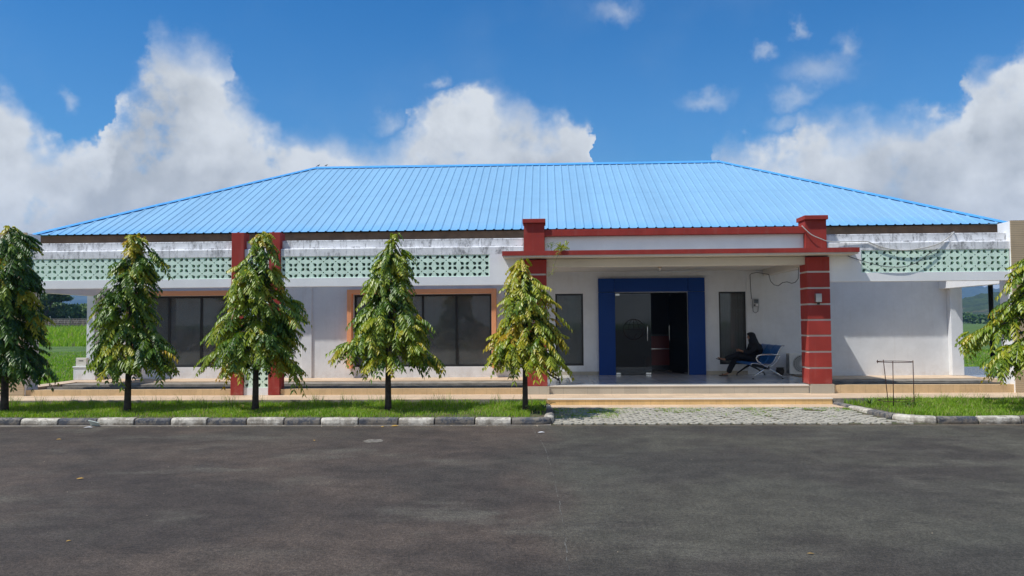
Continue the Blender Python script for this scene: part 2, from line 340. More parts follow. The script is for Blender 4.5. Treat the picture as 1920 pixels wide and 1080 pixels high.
# ------------------------------------------------------------------ mesh builder
class MB:
    def __init__(s): s.v = []; s.f = []
    def add(s, vs, fs):
        o = len(s.v); s.v += [tuple(v) for v in vs]; s.f += [tuple(o+i for i in f) for f in fs]; return s
    def box(s, x0, x1, y0, y1, z0, z1, rot=None, piv=None):
        vs = [(x, y, z) for z in (z0, z1) for y in (y0, y1) for x in (x0, x1)]
        if rot is not None:
            p = Vector(piv if piv else ((x0+x1)/2, (y0+y1)/2, (z0+z1)/2)); vs = [p+rot@(Vector(v)-p) for v in vs]
        return s.add(vs, [(0, 2, 3, 1), (4, 5, 7, 6), (0, 1, 5, 4), (2, 6, 7, 3), (0, 4, 6, 2), (1, 3, 7, 5)])
    def tube(s, pts, r, n=8, cap=True):
        pts = [Vector(p) for p in pts]; rs = r if isinstance(r, (list, tuple)) else [r]*len(pts)
        o = len(s.v); up = Vector((0, 0, 1)); prev = None
        for i, p in enumerate(pts):
            d = (pts[min(i+1, len(pts)-1)]-pts[max(i-1, 0)])
            d = d.normalized() if d.length > 1e-9 else Vector((0, 0, 1))
            a = (prev - d*prev.dot(d)) if prev is not None else d.cross(up if abs(d.z) < .9 else Vector((1, 0, 0)))
            a.normalize(); prev = a; b = d.cross(a)
            for k in range(n):
                t = 2*math.pi*k/n; s.v.append(tuple(p+(a*math.cos(t)+b*math.sin(t))*rs[i]))
        for i in range(len(pts)-1):
            for k in range(n):
                s.f.append((o+i*n+k, o+i*n+(k+1) % n, o+(i+1)*n+(k+1) % n, o+(i+1)*n+k))
        if cap: s.f.append(tuple(o+k for k in range(n))[::-1]); s.f.append(tuple(o+(len(pts)-1)*n+k for k in range(n)))
        return s
    def strip(s, prof, y0, y1, axis='Y', thick=0.):
        # extrude an open profile of (x,z) along Y, with thickness
        n = len(prof)
        if thick:
            back = []
            for i, (x, z) in enumerate(prof):
                a = prof[max(i-1, 0)]; b = prof[min(i+1, n-1)]; d = Vector((b[0]-a[0], b[1]-a[1])).normalized()
                back.append((x+d.y*thick, z-d.x*thick))
            loop = list(prof)+back[::-1]
        else: loop = prof
        vs = [(x, y0, z) for x, z in loop]+[(x, y1, z) for x, z in loop]; m = len(loop)
        fs = [(i, (i+1) % m, m+(i+1) % m, m+i) for i in range(m)]
        for i in range(n-1): fs.append((i, m-1-i, m-2-i, i+1)); fs.append((m+i, m+i+1, m+m-2-i, m+m-1-i))
        return s.add(vs, fs)
    def build(s, name, m, parent=None, smooth=False, bevel=0., local=False):
        me = bpy.data.meshes.new(name); vs = s.v
        if parent is not None and not local:
            l = parent['_o'] if '_o' in parent else (0, 0, 0); vs = [(x-l[0], y-l[1], z-l[2]) for x, y, z in vs]
        me.from_pydata(vs, [], s.f); me.validate(); me.update()
        bm = bmesh.new(); bm.from_mesh(me); bmesh.ops.recalc_face_normals(bm, faces=bm.faces); bm.to_mesh(me); bm.free()
        for q in (m if isinstance(m, (list, tuple)) else [m]): me.materials.append(q)
        if smooth: me.polygons.foreach_set('use_smooth', [True]*len(me.polygons))
        o = bpy.data.objects.new(name, me); C.objects.link(o)
        if parent is not None:
            o.parent = parent; o['_o'] = parent['_o'] if '_o' in parent else (0, 0, 0)
        if bevel:
            b = o.modifiers.new('bevel', 'BEVEL'); b.width = bevel; b.segments = 2; b.limit_method = 'ANGLE'; b.harden_normals = False
        return o
def tag(o, label=None, cat=None, group=None, kind=None):
    if label: o['label'] = label
    if cat: o['category'] = cat
    if group: o['group'] = group
    if kind: o['kind'] = kind
    return o
def thing(name, label, cat, loc=(0, 0, 0), group=None, local=False, rz=0.):
    o = bpy.data.objects.new(name, None); C.objects.link(o); o.location = loc; o.rotation_euler = (0, 0, rz); o.empty_display_size = .2
    o['_o'] = (0., 0., 0.) if local else tuple(loc)
    return tag(o, label, cat, group)
def struct(name, mb, m, label, **k):
    o = mb.build(name, m, **k); return tag(o, label, name.replace('_', ' '), kind='structure')
def npmesh(name, verts, faces, m, tint=None, parent=None, smooth=False):
    """verts Nx3, faces Kxk (equal sized)"""
    me = bpy.data.meshes.new(name); verts = np.asarray(verts, np.float32); faces = np.asarray(faces, np.int32)
    if parent is not None: verts = verts-np.array(parent['_o'], np.float32)
    k = faces.shape[1]
    me.vertices.add(len(verts)); me.vertices.foreach_set('co', verts.ravel())
    me.loops.add(faces.size); me.loops.foreach_set('vertex_index', faces.ravel())
    me.polygons.add(len(faces)); me.polygons.foreach_set('loop_start', np.arange(0, faces.size, k, dtype=np.int32))
    me.polygons.foreach_set('loop_total', np.full(len(faces), k, np.int32))
    me.update(calc_edges=True)
    if tint is not None:
        a = me.attributes.new('tint', 'FLOAT', 'POINT'); a.data.foreach_set('value', np.asarray(tint, np.float32))
    if smooth: me.polygons.foreach_set('use_smooth', [True]*len(me.polygons))
    me.materials.append(m)
    o = bpy.data.objects.new(name, me); C.objects.link(o)
    if parent is not None: o.parent = parent; o['_o'] = parent['_o']
    return o
rng = np.random.default_rng(7)
def vnoise(x, y, s, seed=0):
    """cheap smooth value noise"""
    x = x/s; y = y/s; xi = np.floor(x).astype(int); yi = np.floor(y).astype(int); fx = x-xi; fy = y-yi
    fx = fx*fx*(3-2*fx); fy = fy*fy*(3-2*fy)
    def h(a, b):
        n = np.sin(a*127.1+b*311.7+seed*74.7)*43758.5453; return n-np.floor(n)
    return (h(xi, yi)*(1-fx)+h(xi+1, yi)*fx)*(1-fy)+(h(xi, yi+1)*(1-fx)+h(xi+1, yi+1)*fx)*fy
def heightgrid(name, xs, ys, fn, m, label):
    X, Y = np.meshgrid(xs, ys); Z = fn(X, Y); nx, ny = len(xs), len(ys)
    v = np.stack([X.ravel(), Y.ravel(), Z.ravel()], 1)
    i = np.arange(nx-1)[None, :]+np.arange(ny-1)[:, None]*nx; i = i.ravel()
    f = np.stack([i, i+1, i+1+nx, i+nx], 1)
    o = npmesh(name, v, f, m, smooth=True); return tag(o, label, name.replace('_', ' '), kind='structure')

# ================================================================== SETTING
def sgn(a, lo, hi): return np.clip((a-lo)/(hi-lo), 0, 1)
def lawn_h(X, Y):
    s = sgn(Y, 24, 120); s = s*s*(3-2*s)
    left = sgn(-X, -2, 12); h = .02+s*(left*1.12+(1-left)*.33)
    h = h + (vnoise(X, Y, 6, 3)-.5)*.14*sgn(Y, 30, 60)
    h = np.where(Y < 19.0, -.33, h)
    d = np.hypot(X, Y)
    return h - .0*d
def gs(a, b, fine, far):
    return np.concatenate([-np.geomspace(fine, far, 40)[::-1]+a, np.linspace(a, b, 90)[0:], np.geomspace(fine, far, 40)+b])
heightgrid('lawn', gs(-90, 90, 2, 3500), np.concatenate([np.array([-2000., -252.]), [18.98, 19.02], np.linspace(20, 180, 90), np.geomspace(185, 3600, 40)]), lawn_h, m_lawn, 'open green field of mown grass behind and around the building')
road = struct('road', MB().box(-220, 220, -250, 15.82, -.3, 0), m_asph, 'worn dark grey asphalt road in front of the building')
# verge soil beds, slightly humped
def verge(xa, xb, fn=None, label=''):
    xs = np.linspace(xa, xb, int((xb-xa)*6)+2); ys = np.linspace(15.93, 18.75, 14)
    X, Y = np.meshgrid(xs, ys)
    Z = .10+.03*np.sin((Y-15.9)/2.8*np.pi)+(vnoise(X, Y, .5, 5)-.5)*.03
    v = np.stack([X.ravel(), Y.ravel(), Z.ravel()], 1); nx = len(xs); i = (np.arange(nx-1)[None, :]+np.arange(len(ys)-1)[:, None]*nx).ravel()
    f = np.stack([i, i+1, i+1+nx, i+nx], 1)
    if fn is not None:
        cen = v[f].mean(1); f = f[fn(cen[:, 0], cen[:, 1])]
    o = npmesh('verge', v, f, m_soil, smooth=True); return tag(o, label, 'verge', kind='structure')
KR = [(6.62, 18.75), (6.66, 18.3), (6.74, 17.7), (6.82, 17.1), (6.90, 16.55), (7.05, 16.18), (7.35, 15.97), (7.8, 15.90), (8.5, 15.92), (9.3, 15.98), (12, 16.0), (30, 16.0)]
kx = np.array([p[0] for p in KR]); ky = np.array([p[1] for p in KR])
def right_bed(x, y):
    lim = np.interp(y, ky[::-1][-8:], kx[::-1][-8:]) if False else np.where(y > 16.2, np.interp(y, [16.18, 16.55, 17.1, 17.7, 18.3, 18.75], [7.05, 6.9, 6.82, 6.74, 6.66, 6.62]), np.interp(y, [15.9, 15.97, 16.18], [7.8, 7.35, 7.05]))
    return (x > lim+.02) & (y > np.interp(x, kx[5:], ky[5:])+.05)
verge(-30, .0, None, 'raised planting bed left of the entrance')
verge(6.6, 30, right_bed, 'raised planting bed right of the entrance')
# kerbs: rounded profile swept along a polyline, painted alternately
def kerb(pts, seg, label, start=0, ymat=None):
    P = [Vector((x, y, 0)) for x, y in pts]
    cum = [0]
    for a, b in zip(P, P[1:]): cum.append(cum[-1]+(b-a).length)
    def at(s):
        s = max(0, min(cum[-1], s))
        for i in range(len(P)-1):
            if s <= cum[i+1] or i == len(P)-2:
                t = (s-cum[i])/(cum[i+1]-cum[i]); return P[i].lerp(P[i+1], t)
    prof = [(-.10, -.05), (-.105, .05), (-.095, .115), (-.06, .143), (0, .150), (.06, .146), (.095, .125), (.10, .0)]
    mb = MB(); mats = []; rr = random.Random(3); s = 0; k = start
    while s < cum[-1]-.05:
        ln = min(seg*(1+rr.uniform(-.06, .06)), cum[-1]-s)
        n = max(2, int(ln/.10)+1); rows = []
        dz = rr.uniform(-.008, .008)
        for j in range(n+1):
            u = s+ln*(j/n)
            g = .012 if j in (0, n) else 0
            sh = 1-.10*(j in (0, n))
            p = at(u + (g if j == 0 else -g)); q = (at(u+.08)-at(u-.08)).normalized(); nrm = Vector((q.y, -q.x, 0))  # towards the road
            row = [(p.x-nrm.x*a*sh+rr.uniform(-.003, .003), p.y-nrm.y*a*sh+rr.uniform(-.003, .003), z*(1-.03*(j in (0, n)))+dz*(z > .02)) for a, z in prof]
            rows.append(row)
        o = len(mb.v); m_ = len(prof); f0 = len(mb.f)
        for r_ in rows: mb.v += r_
        for j in range(n):
            for i in range(m_-1): mb.f.append((o+j*m_+i, o+j*m_+i+1, o+(j+1)*m_+i+1, o+(j+1)*m_+i))
        mb.f.append(tuple(o+i for i in range(m_))); mb.f.append(tuple(o+n*m_+i for i in range(m_)))
        mats += [k % 2]*(len(mb.f)-f0); k += 1; s += ln
    ob = mb.build('kerb', [m_kerbw, m_kerbk], smooth=False)
    ob.data.polygons.foreach_set('material_index', mats)
    b = ob.modifiers.new('bevel', 'BEVEL'); b.width = .012; b.segments = 2
    return tag(ob, label, 'kerb', kind='structure')
kerb([(-29.9, 15.9), (-9, 15.9), (-.14, 15.84), (-.02, 15.90), (.04, 16.05), (.06, 16.6), (.06, 17.4), (.02, 18.1), (.0, 18.6)], .765, 'worn kerb of alternating black and white blocks left of the entrance', 1)
kerb(KR, .78, 'curved black and white kerb right of the entrance', 1)
struct('kerb_footing', MB().box(-29.9, .08, 15.70, 15.815, -.02, .012), m_concrete, 'thin dirty concrete lip along the road edge of the left kerb')

# paving of concrete blocks in front of the steps
def pavers():
    mb = MB(); rr = random.Random(5); y = 15.86; row = 0
    while y < 18.0:
        x = .12+(row % 2)*.12
        while x < 6.95:
            lim = np.interp(y, [15.8, 16.0, 16.18, 16.55, 17.1, 17.7, 18.3], [7.5, 7.2, 6.9, 6.75, 6.65, 6.58, 6.5])
            if x+.2 < lim and rr.random() > (.03+.10*(y > 17.3)):
                a = .095+rr.uniform(-.01, .006); bb = .058+rr.uniform(-.005, .004); z = .03+.0325*(y-15.8)+rr.uniform(-.006, .006)
                cx, cy = x+.1+rr.uniform(-.01, .01), y+rr.uniform(-.006, .006); th = rr.uniform(-.07, .07)
                poly = [(-a, 0), (-a*.62, -bb), (a*.62, -bb), (a, 0), (a*.62, bb), (-a*.62, bb)]
                c_, s_ = math.cos(th), math.sin(th)
                lo = [(cx+px*c_-py*s_, cy+px*s_+py*c_) for px, py in poly]
                vs = [(p[0], p[1], z-.05) for p in lo]+[(p[0], p[1], z-.008) for p in lo]+[(cx+(p[0]-cx)*.9, cy+(p[1]-cy)*.81, z) for p in lo]
                fs = [(i, (i+1) % 6, 6+(i+1) % 6, 6+i) for i in range(6)]+[(6+i, 6+(i+1) % 6, 12+(i+1) % 6, 12+i) for i in range(6)]+[(12, 13, 14, 15, 16, 17)]
                mb.add(vs, fs)
            x += .205
        y += .112; row += 1
    o = struct('paving', mb, m_paver, 'worn hexagonal concrete pavers with grass in the joints before the steps')
    g = MB().add([(.0, 15.8, .008), (7.6, 15.8, .008), (6.6, 18.1, .088), (.0, 18.1, .088)], [(0, 1, 2, 3)])
    struct('paving_bed', g, m_soil, 'soil and moss showing between the concrete pavers')
pavers()

# raised tiled path, steps, verandas
pth = MB(); pth.box(-30, 30, 18.76, 20.10, .03, .232)
struct('path', pth, m_path, 'peach tiled path running along the whole front')
struct('path_edge', MB().box(-30, -.02, 18.74, 18.758, -.05, .222).box(6.56, 30, 18.74, 18.758, -.05, .222), m_concrete, 'dirty concrete face along the front of the tiled path')
struct('step', MB().box(.02, 6.53, 18.68, 18.757, .02, .215), m_stepr, 'yellow tiled riser of the entrance step')
struct('step_nosing', MB().box(.02, 6.54, 18.665, 18.80, .2155, .2385), m_nose, 'pale nosing strip of the upper entrance step')
struct('lower_step', MB().box(.04, 6.62, 17.98, 18.679, .02, .098), m_path, 'low peach tiled step at the entrance')
struct('terrace', MB().box(-14.15, -7.97, 20.012, 20.16, .2, .38).box(-6.70, -.55, 20.012, 20.16, .2, .38).box(7.0, 12.2, 20.012, 20.16, .2, .43), m_riser, 'orange tiled edge of the veranda floor')
struct('terrace_floor', MB().box(-14.15, -.3, 22.75, 24.2, .1, .39).box(6.7, 12.2, 22.75, 24.2, .1, .39).box(-14.15, -13.6, 20.161, 22.749, .1, .385).box(11.9, 12.2, 20.161, 22.749, .1, .42), m_path, 'peach tiled strip of veranda floor under the windows')
struct('drain_step', MB().box(-13.59, -.3, 22.0, 22.745, .1, .362).box(7.0, 11.89, 22.0, 22.745, .1, .372), m_concrete, 'grey concrete ledge of the veranda floor')
struct('drain', MB().box(-13.59, -.3, 20.165, 21.99, .1, .31).box(7.0, 11.89, 20.165, 21.99, .1, .34), m_drain, 'wet black stained gutter behind the parapet')
struct('drain_rail', MB().box(-13.59, -.3, 21.3, 21.4, .311, .352).box(7.0, 11.89, 21.3, 21.4, .341, .375), m_concrete, 'thin concrete ridge in the stained gutter')
struct('porch_floor', MB().box(-.45, 6.99, 20.035, 24.3, .1, .44), m_porch, 'polished grey tiled porch floor')
struct('porch_edge', MB().box(.03, 6.43, 20.0, 20.034, .2, .415), m_prise, 'grey beige tiled front of the porch floor')
struct('porch_nosing', MB().box(.03, 6.43, 19.985, 20.09, .4151, .4445), m_nose, 'pale nosing strip on the porch floor edge')
struct('side_terrace', MB().box(12.201, 19, 22.6, 28.4, -.1, .385), m_side, 'glossy grey tiled floor at the right side of the building')

# ================================================================== BUILDING
bld = thing('building', 'long white single storey building with blue hipped metal roof and red pillars', 'building', (-.8, 20, .24))
def gridwall(mb, xs, zs, y0, y1, solid):
    nx, nz = len(xs)-1, len(zs)-1
    S = lambda i, k: 0 <= i < nx and 0 <= k < nz and solid((xs[i]+xs[i+1])/2, (zs[k]+zs[k+1])/2)
    for i in range(nx):
        for k in range(nz):
            if not S(i, k): continue
            a, b, c, d = xs[i], xs[i+1], zs[k], zs[k+1]
            mb.add([(a, y0, c), (b, y0, c), (b, y0, d), (a, y0, d)], [(0, 1, 2, 3)])
            mb.add([(a, y1, c), (b, y1, c), (b, y1, d), (a, y1, d)], [(3, 2, 1, 0)])
            if not S(i-1, k): mb.add([(a, y0, c), (a, y1, c), (a, y1, d), (a, y0, d)], [(3, 2, 1, 0)])
            if not S(i+1, k): mb.add([(b, y0, c), (b, y1, c), (b, y1, d), (b, y0, d)], [(0, 1, 2, 3)])
            if not S(i, k-1): mb.add([(a, y0, c), (b, y0, c), (b, y1, c), (a, y1, c)], [(3, 2, 1, 0)])
            if not S(i, k+1): mb.add([(a, y0, d), (b, y0, d), (b, y1, d), (a, y1, d)], [(0, 1, 2, 3)])
XL, XR = -13.90, 12.12
OPEN = [(-12.57, -9.5, .73, 2.9), (-5.80, -1.63, .71, 2.89), (.29, 1.12, .72, 2.87), (5.14, 5.93, .74, 2.89), (2.06, 4.22, .0, 2.89)]
xs = sorted({XL, XR}|{o[0] for o in OPEN}|{o[1] for o in OPEN}); zs = sorted({.1, 4.5}|{.1 if o[2] <= .1 else o[2] for o in OPEN}|{o[3] for o in OPEN})
wl = MB(); gridwall(wl, xs, zs, 24.0, 24.22, lambda x, z: not any(o[0] < x < o[1] and o[2] < z < o[3] for o in OPEN))
wl.box(XL, XL+.22, 24.2201, 34.8, .1, 4.5); wl.box(XR-.22, XR, 24.2201, 34.8, .1, 4.5); wl.box(XL+.2201, XR-.2201, 34.6, 34.8, .1, 4.5)
wall = wl.build('wall', m_white, bld)
# shallow pilasters and end columns
MB().box(-7.38, -7.08, 23.955, 23.998, .392, 4.4).build('pilaster', m_white, bld, bevel=.004)
MB().box(5.95, 6.44, 23.97, 23.998, .441, 3.50).build('pilaster', m_white, bld, bevel=.004)
MB().box(-13.93, -13.68, 23.75, 23.998, .392, 4.3).build('column', m_white, bld, bevel=.01)
MB().box(11.76, 12.10, 23.78, 23.998, .392, 4.3).build('column', m_white, bld, bevel=.01)
pb = MB().box(-14.17, -13.5, 23.5, 23.749, .392, .76).box(-14.19, -13.48, 23.48, 23.7495, .761, .80).build('column_base', m_white, bld, bevel=.008)
# side beams
MB().box(-13.62, -13.38, 20.5, 23.999, 2.90, 4.15).build('side_beam', m_whiteclean, bld)
MB().box(11.55, 11.80, 20.5, 23.999, 2.92, 4.15).build('side_beam', m_whiteclean, bld)

# --- windows
def window(x0, x1, z0, z1, divs, y, fw=.05, sur=False, label=None):
    w_ = MB().box(x0, x1, y, y+.06, z0, z0+fw).box(x0, x1, y, y+.06, z1-fw, z1).box(x0, x0+fw, y, y+.06, z0+fw, z1-fw).box(x1-fw, x1, y, y+.06, z0+fw, z1-fw)
    for d in divs: w_.box(d-.035, d+.035, y+.001, y+.059, z0+fw, z1-fw)
    wo_ = w_.build('window', m_black, bld, bevel=.004)
    if label: wo_['label'] = label
    MB().box(x0+fw-.003, x1-fw+.003, y+.024, y+.032, z0+fw-.003, z1-fw+.003).build('pane', m_glass, wo_)
    b = MB(); rr = random.Random(int(x0*10)); x = x0+fw
    while x < x1-fw-.02:      # vertical blind slats, each a little turned
        a = rr.uniform(.25, .45); wdt = .085
        b.add([(x, y+.11, z0+.07), (x+wdt*math.cos(a), y+.11+wdt*math.sin(a), z0+.07), (x+wdt*math.cos(a), y+.11+wdt*math.sin(a), z1-.02), (x, y+.11, z1-.02)], [(0, 1, 2, 3)])
        x += .078
    b.build('blind', m_blind, wo_)
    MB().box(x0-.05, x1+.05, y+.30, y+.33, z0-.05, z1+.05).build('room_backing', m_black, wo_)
    if sur:
        t, p0, p1 = .135, 23.76, 23.9985
        s_ = MB().box(x0-t-.02, x0-.02, p0, p1, z0-.03, z1+.15).box(x1+.02, x1+t+.02, p0, p1, z0-.03, z1+.15).box(x0-.0199, x1+.0199, p0, p1, z1+.02, z1+.15)
        s_.build('surround', m_orange, wo_, bevel=.006)
    return wo_
m_blind = mat('grey_blind', (.52, .55, .55), .8, var=.03)
window(-12.57, -9.5, .73, 2.9, [-11.53, -10.53], 24.07, .055, True, 'three pane dark window in a salmon surround behind the left trees')
window(-5.80, -1.63, .71, 2.89, [-4.74, -3.71, -2.69], 24.07, .055, True, 'four pane dark window in a salmon surround')
window(.29, 1.12, .72, 2.87, [], 24.03, .05)
window(5.14, 5.93, .74, 2.89, [], 24.03, .05)

# --- blue door surround, doors, interior
bp = MB().box(1.57, 2.059, 23.88, 23.998, .441, 2.895).box(4.221, 4.71, 23.88, 23.998, .441, 2.895)
bp.box(1.57, 2.056, 23.88, 23.998, 2.905, 3.31).box(2.066, 4.214, 23.88, 23.998, 2.905, 3.31).box(4.224, 4.71, 23.88, 23.998, 2.905, 3.31)
ds = bp.build('door_surround', m_blue, bld, bevel=.004)
def door(x0, x1, y, ang, hinge, hx, label):
    e = MB().box(x0, x1, y, y+.012, .455, 2.86)
    handle = MB().tube([(hx, y-.001, 1.45), (hx, y-.05, 1.45), (hx, y-.06, 1.48), (hx, y-.06, 1.86), (hx, y-.05, 1.89), (hx, y-.001, 1.89)], .014, 8)
    clips = []
    for cx in ((x0+.02, x0+.15), (x1-.17, x1-.02)):
        clips.append(MB().box(cx[0], cx[1], y-.012, y+.024, .452, .50))
    clips.append(MB().box(x0+.02, x0+.14, y-.012, y+.024, 2.80, 2.86))
    rot = Matrix.Rotation(ang, 3, 'Z'); h = Vector((hinge, y, 0))
    for q in (e, handle, *clips): q.v = [tuple(h+rot@(Vector(v)-h)) for v in q.v]
    d = e.build('door', m_door_glass, bld); d['label'] = label
    handle.build('handle', m_steel, d, smooth=True); [c_.build('patch_fitting', m_steel, d) for c_ in clips]
    return d, rot, h
d1, _, _ = door(2.07, 3.14, 24.05, 0, 2.07, 3.02, 'closed left glass door leaf with frosted film and a globe emblem')
d2, _, _ = door(3.16, 4.20, 24.05, R(-68), 4.20, 3.28, 'right glass door leaf standing open')
m_film = mat('grey_door_film', (.125, .127, .13), .75, var=.10, vscale=1.2)
m_mark = mat('dark_emblem_print', (.010, .006, .006), .7, var=.05)
MB().box(2.08, 3.13, 24.064, 24.066, .98, 2.53).build('frosted_film', m_film, d1)
# globe emblem: ring, meridians, parallels and a spread bird shape below the equator
em = MB(); cx, cz, r = 2.62, 1.79, .305
yE = 24.0485
def ring(rx, rz, w=.008, a0=0, a1=2*math.pi, n=48, dz=0):
    em.tube([(cx+rx*math.cos(a0+(a1-a0)*i/n), yE, cz+dz+rz*math.sin(a0+(a1-a0)*i/n)) for i in range(n+1)], w, 6)
ring(r, r, .012); ring(r*.5, r, .010, R(0), R(180)); em.tube([(cx, yE, cz), (cx, yE, cz+r)], .010, 6)
em.tube([(cx-r, yE, cz), (cx+r, yE, cz)], .008, 6); ring(r*.82, .05, .010, R(180), R(360), dz=.19)
ring(r*.95, r*.95, .02, R(190), R(262)); ring(r*.95, r*.95, .02, R(278), R(350))
for a in range(195, 346, 10):
    q = R(a); em.tube([(cx+r*.93*math.cos(q), yE, cz+r*.93*math.sin(q)), (cx+r*1.10*math.cos(q+.05), yE, cz+r*1.10*math.sin(q+.05))], [.014, .004], 6)
em.tube([(cx, yE, cz-.32), (cx+.05, yE, cz-.16), (cx+.14, yE, cz-.10)], [.022, .014, .006], 6)
em.build('emblem', m_mark, d1)
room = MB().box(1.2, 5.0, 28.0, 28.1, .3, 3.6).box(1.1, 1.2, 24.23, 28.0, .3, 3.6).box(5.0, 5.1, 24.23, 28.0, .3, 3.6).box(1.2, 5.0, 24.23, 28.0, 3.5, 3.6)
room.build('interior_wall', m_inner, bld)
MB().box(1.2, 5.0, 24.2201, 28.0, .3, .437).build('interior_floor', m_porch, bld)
ct = thing('reception_counter', 'red reception counter inside the glass doors', 'counter', (4.1, 26.5, .437))
MB().box(3.25, 5.0, 26.3, 26.9, .60, 1.55).build('counter_front', m_counter, ct, bevel=.01)
MB().box(3.25, 5.0, 26.34, 26.88, .44, .599).build('plinth', m_black, ct)
MB().box(3.2, 5.0, 26.22, 26.95, 1.5501, 1.59).build('counter_top', m_inner, ct, bevel=.005)
MB().box(3.26, 4.99, 26.292, 26.2995, 1.12, 1.14).build('trim', m_steel, ct)
# skirting
for a, b in ((-.28, 1.568), (4.712, 5.948)): MB().box(a, b, 23.985, 23.9995, .441, .545).build('skirting', m_prise, bld)

# --- parapet with breeze block screens
def bandspans(): return [(-13.3, -7.965), (-7.64, -7.005), (-6.71, -.545), (6.96, 11.35)]
for a, b in bandspans():
    low = MB().box(a, b, 20.0, 20.28, 2.965, 3.18)
    if a == -6.71: low.box(-1.40, -.545, 20.0, 20.28, 3.1801, 3.733)
    if a == 6.96: low.box(6.96, 7.775, 20.0, 20.28, 3.1801, 3.733)
    low.build('parapet', m_whiteclean, bld)
    up = MB().strip([(20.0, 3.734), (20.0, 3.915), (20.015, 3.93), (20.12, 3.935), (20.13, 3.95), (20.13, 4.135), (20.145, 4.15), (20.285, 4.15), (20.30, 4.135), (20.30, 3.734)], a, b)
    up.f = [f for f in up.f if len(f) == 4 and not (f[2] == f[1]-0)]
    o_ = len(up.v)//2; up.v = [(y, x, z) for x, y, z in up.v]; up.f = [(i, (i+1) % o_, o_+(i+1) % o_, o_+i) for i in range(o_)]+[tuple(range(o_)), tuple(range(o_, 2*o_))[::-1]]
    up.build('parapet_coping', m_mould, bld)['label'] = 'white coping stained with black mould'
def leaf_loop(cx, cz, ang, ln, wd, n=7):
    pts = []
    for i in range(n): # pointed towards the block centre, broad outside
        t = i/(n-1); pts.append((t*ln, wd*math.sin(math.pi*t**1.6)*.5))
    low_ = [(x, -y) for x, y in pts[1:-1]][::-1]
    c_, s_ = math.cos(ang), math.sin(ang)
    return [(cx+x*c_-y*s_, cz+x*s_+y*c_) for x, y in pts+low_]
def module_tri(w_, h_):
    bm = bmesh.new(); loops = [[(-w_/2, -h_/2), (0, -h_/2), (w_/2, -h_/2), (w_/2, 0), (w_/2, h_/2), (0, h_/2), (-w_/2, h_/2), (-w_/2, 0)]]
    holes = []
    for sx in (-1, 1):
        for sz in (-1, 1):
            a = math.atan2(sz*h_*.36, sx*w_*.36)
            holes.append(leaf_loop(math.cos(a)*.044, math.sin(a)*.044, a, .130, .080))
    holes.append([(.018*math.cos(t), .018*math.sin(t)) for t in [k*math.pi/3 for k in range(6)]])
    for lp in loops+holes:
        vs = [bm.verts.new((x, 0, z)) for x, z in lp]
        for i in range(len(vs)): bm.edges.new((vs[i], vs[(i+1) % len(vs)]))
    bmesh.ops.triangle_fill(bm, use_beauty=True, edges=bm.edges[:], normal=(0, -1, 0))
    bm.verts.index_update()
    V = [(v.co.x, v.co.z) for v in bm.verts]; T = [tuple(v.index for v in f.verts) for f in bm.faces]
    # drop triangles that fill the holes
    def inside(p, poly):
        c = False
        for i in range(len(poly)):
            (x1, z1), (x2, z2) = poly[i], poly[i-1]
            if (z1 > p[1]) != (z2 > p[1]) and p[0] < (x2-x1)*(p[1]-z1)/(z2-z1)+x1: c = not c
        return c
    T = [t for t in T if not any(inside((sum(V[i][0] for i in t)/3, sum(V[i][1] for i in t)/3), h) for h in holes)]
    bm.free(); return V, T, holes
def screen(x0, x1, z0, z1, nx, nz, name='breeze_block_screen', y0=20.015, dep=.11):
    w_, h_ = (x1-x0)/nx, (z1-z0)/nz; V, T, H = module_tri(w_, h_); mb = MB()
    for i in range(nx):
        for k in range(nz):
            cx, cz = x0+(i+.5)*w_, z0+(k+.5)*h_
            mb.add([(cx+x, y0, cz+z) for x, z in V], T); mb.add([(cx+x, y0+dep, cz+z) for x, z in V], [t[::-1] for t in T])
            for h in H:
                n = len(h); mb.add([(cx+x, y0, cz+z) for x, z in h]+[(cx+x, y0+dep, cz+z) for x, z in h], [(j, (j+1) % n, n+(j+1) % n, n+j) for j in range(n)])
    # thin mortar dots between blocks are left to the joints
    return mb.build(name, m_green, bld)
screen(-13.3, -7.966, 3.1802, 3.7335, 17, 2); screen(-7.639, -7.006, 3.1802, 3.7335, 2, 2)
screen(-6.709, -1.401, 3.1802, 3.7335, 17, 2); screen(7.776, 11.334, 3.1802, 3.7335, 11, 2)
screen(-7.639, -7.006, .42, 2.9645, 2, 9)
MB().box(-7.639, -7.006, 20.0, 20.25, .233, .4195).build('screen_base', m_whiteclean, bld)
for a, b in ((-13.3, -7.966), (-7.639, -7.006), (-6.709, -1.401), (7.776, 11.334)): MB().box(a, b, 20.2, 20.26, 3.181, 3.733).build('hole_shade_panel', m_hole_shade, bld)  # added dark panels standing in for the shade seen through the holes
MB().box(-7.639, -7.006, 20.2, 20.24, .42, 2.964).build('hole_shade_panel', m_hole_shade, bld)
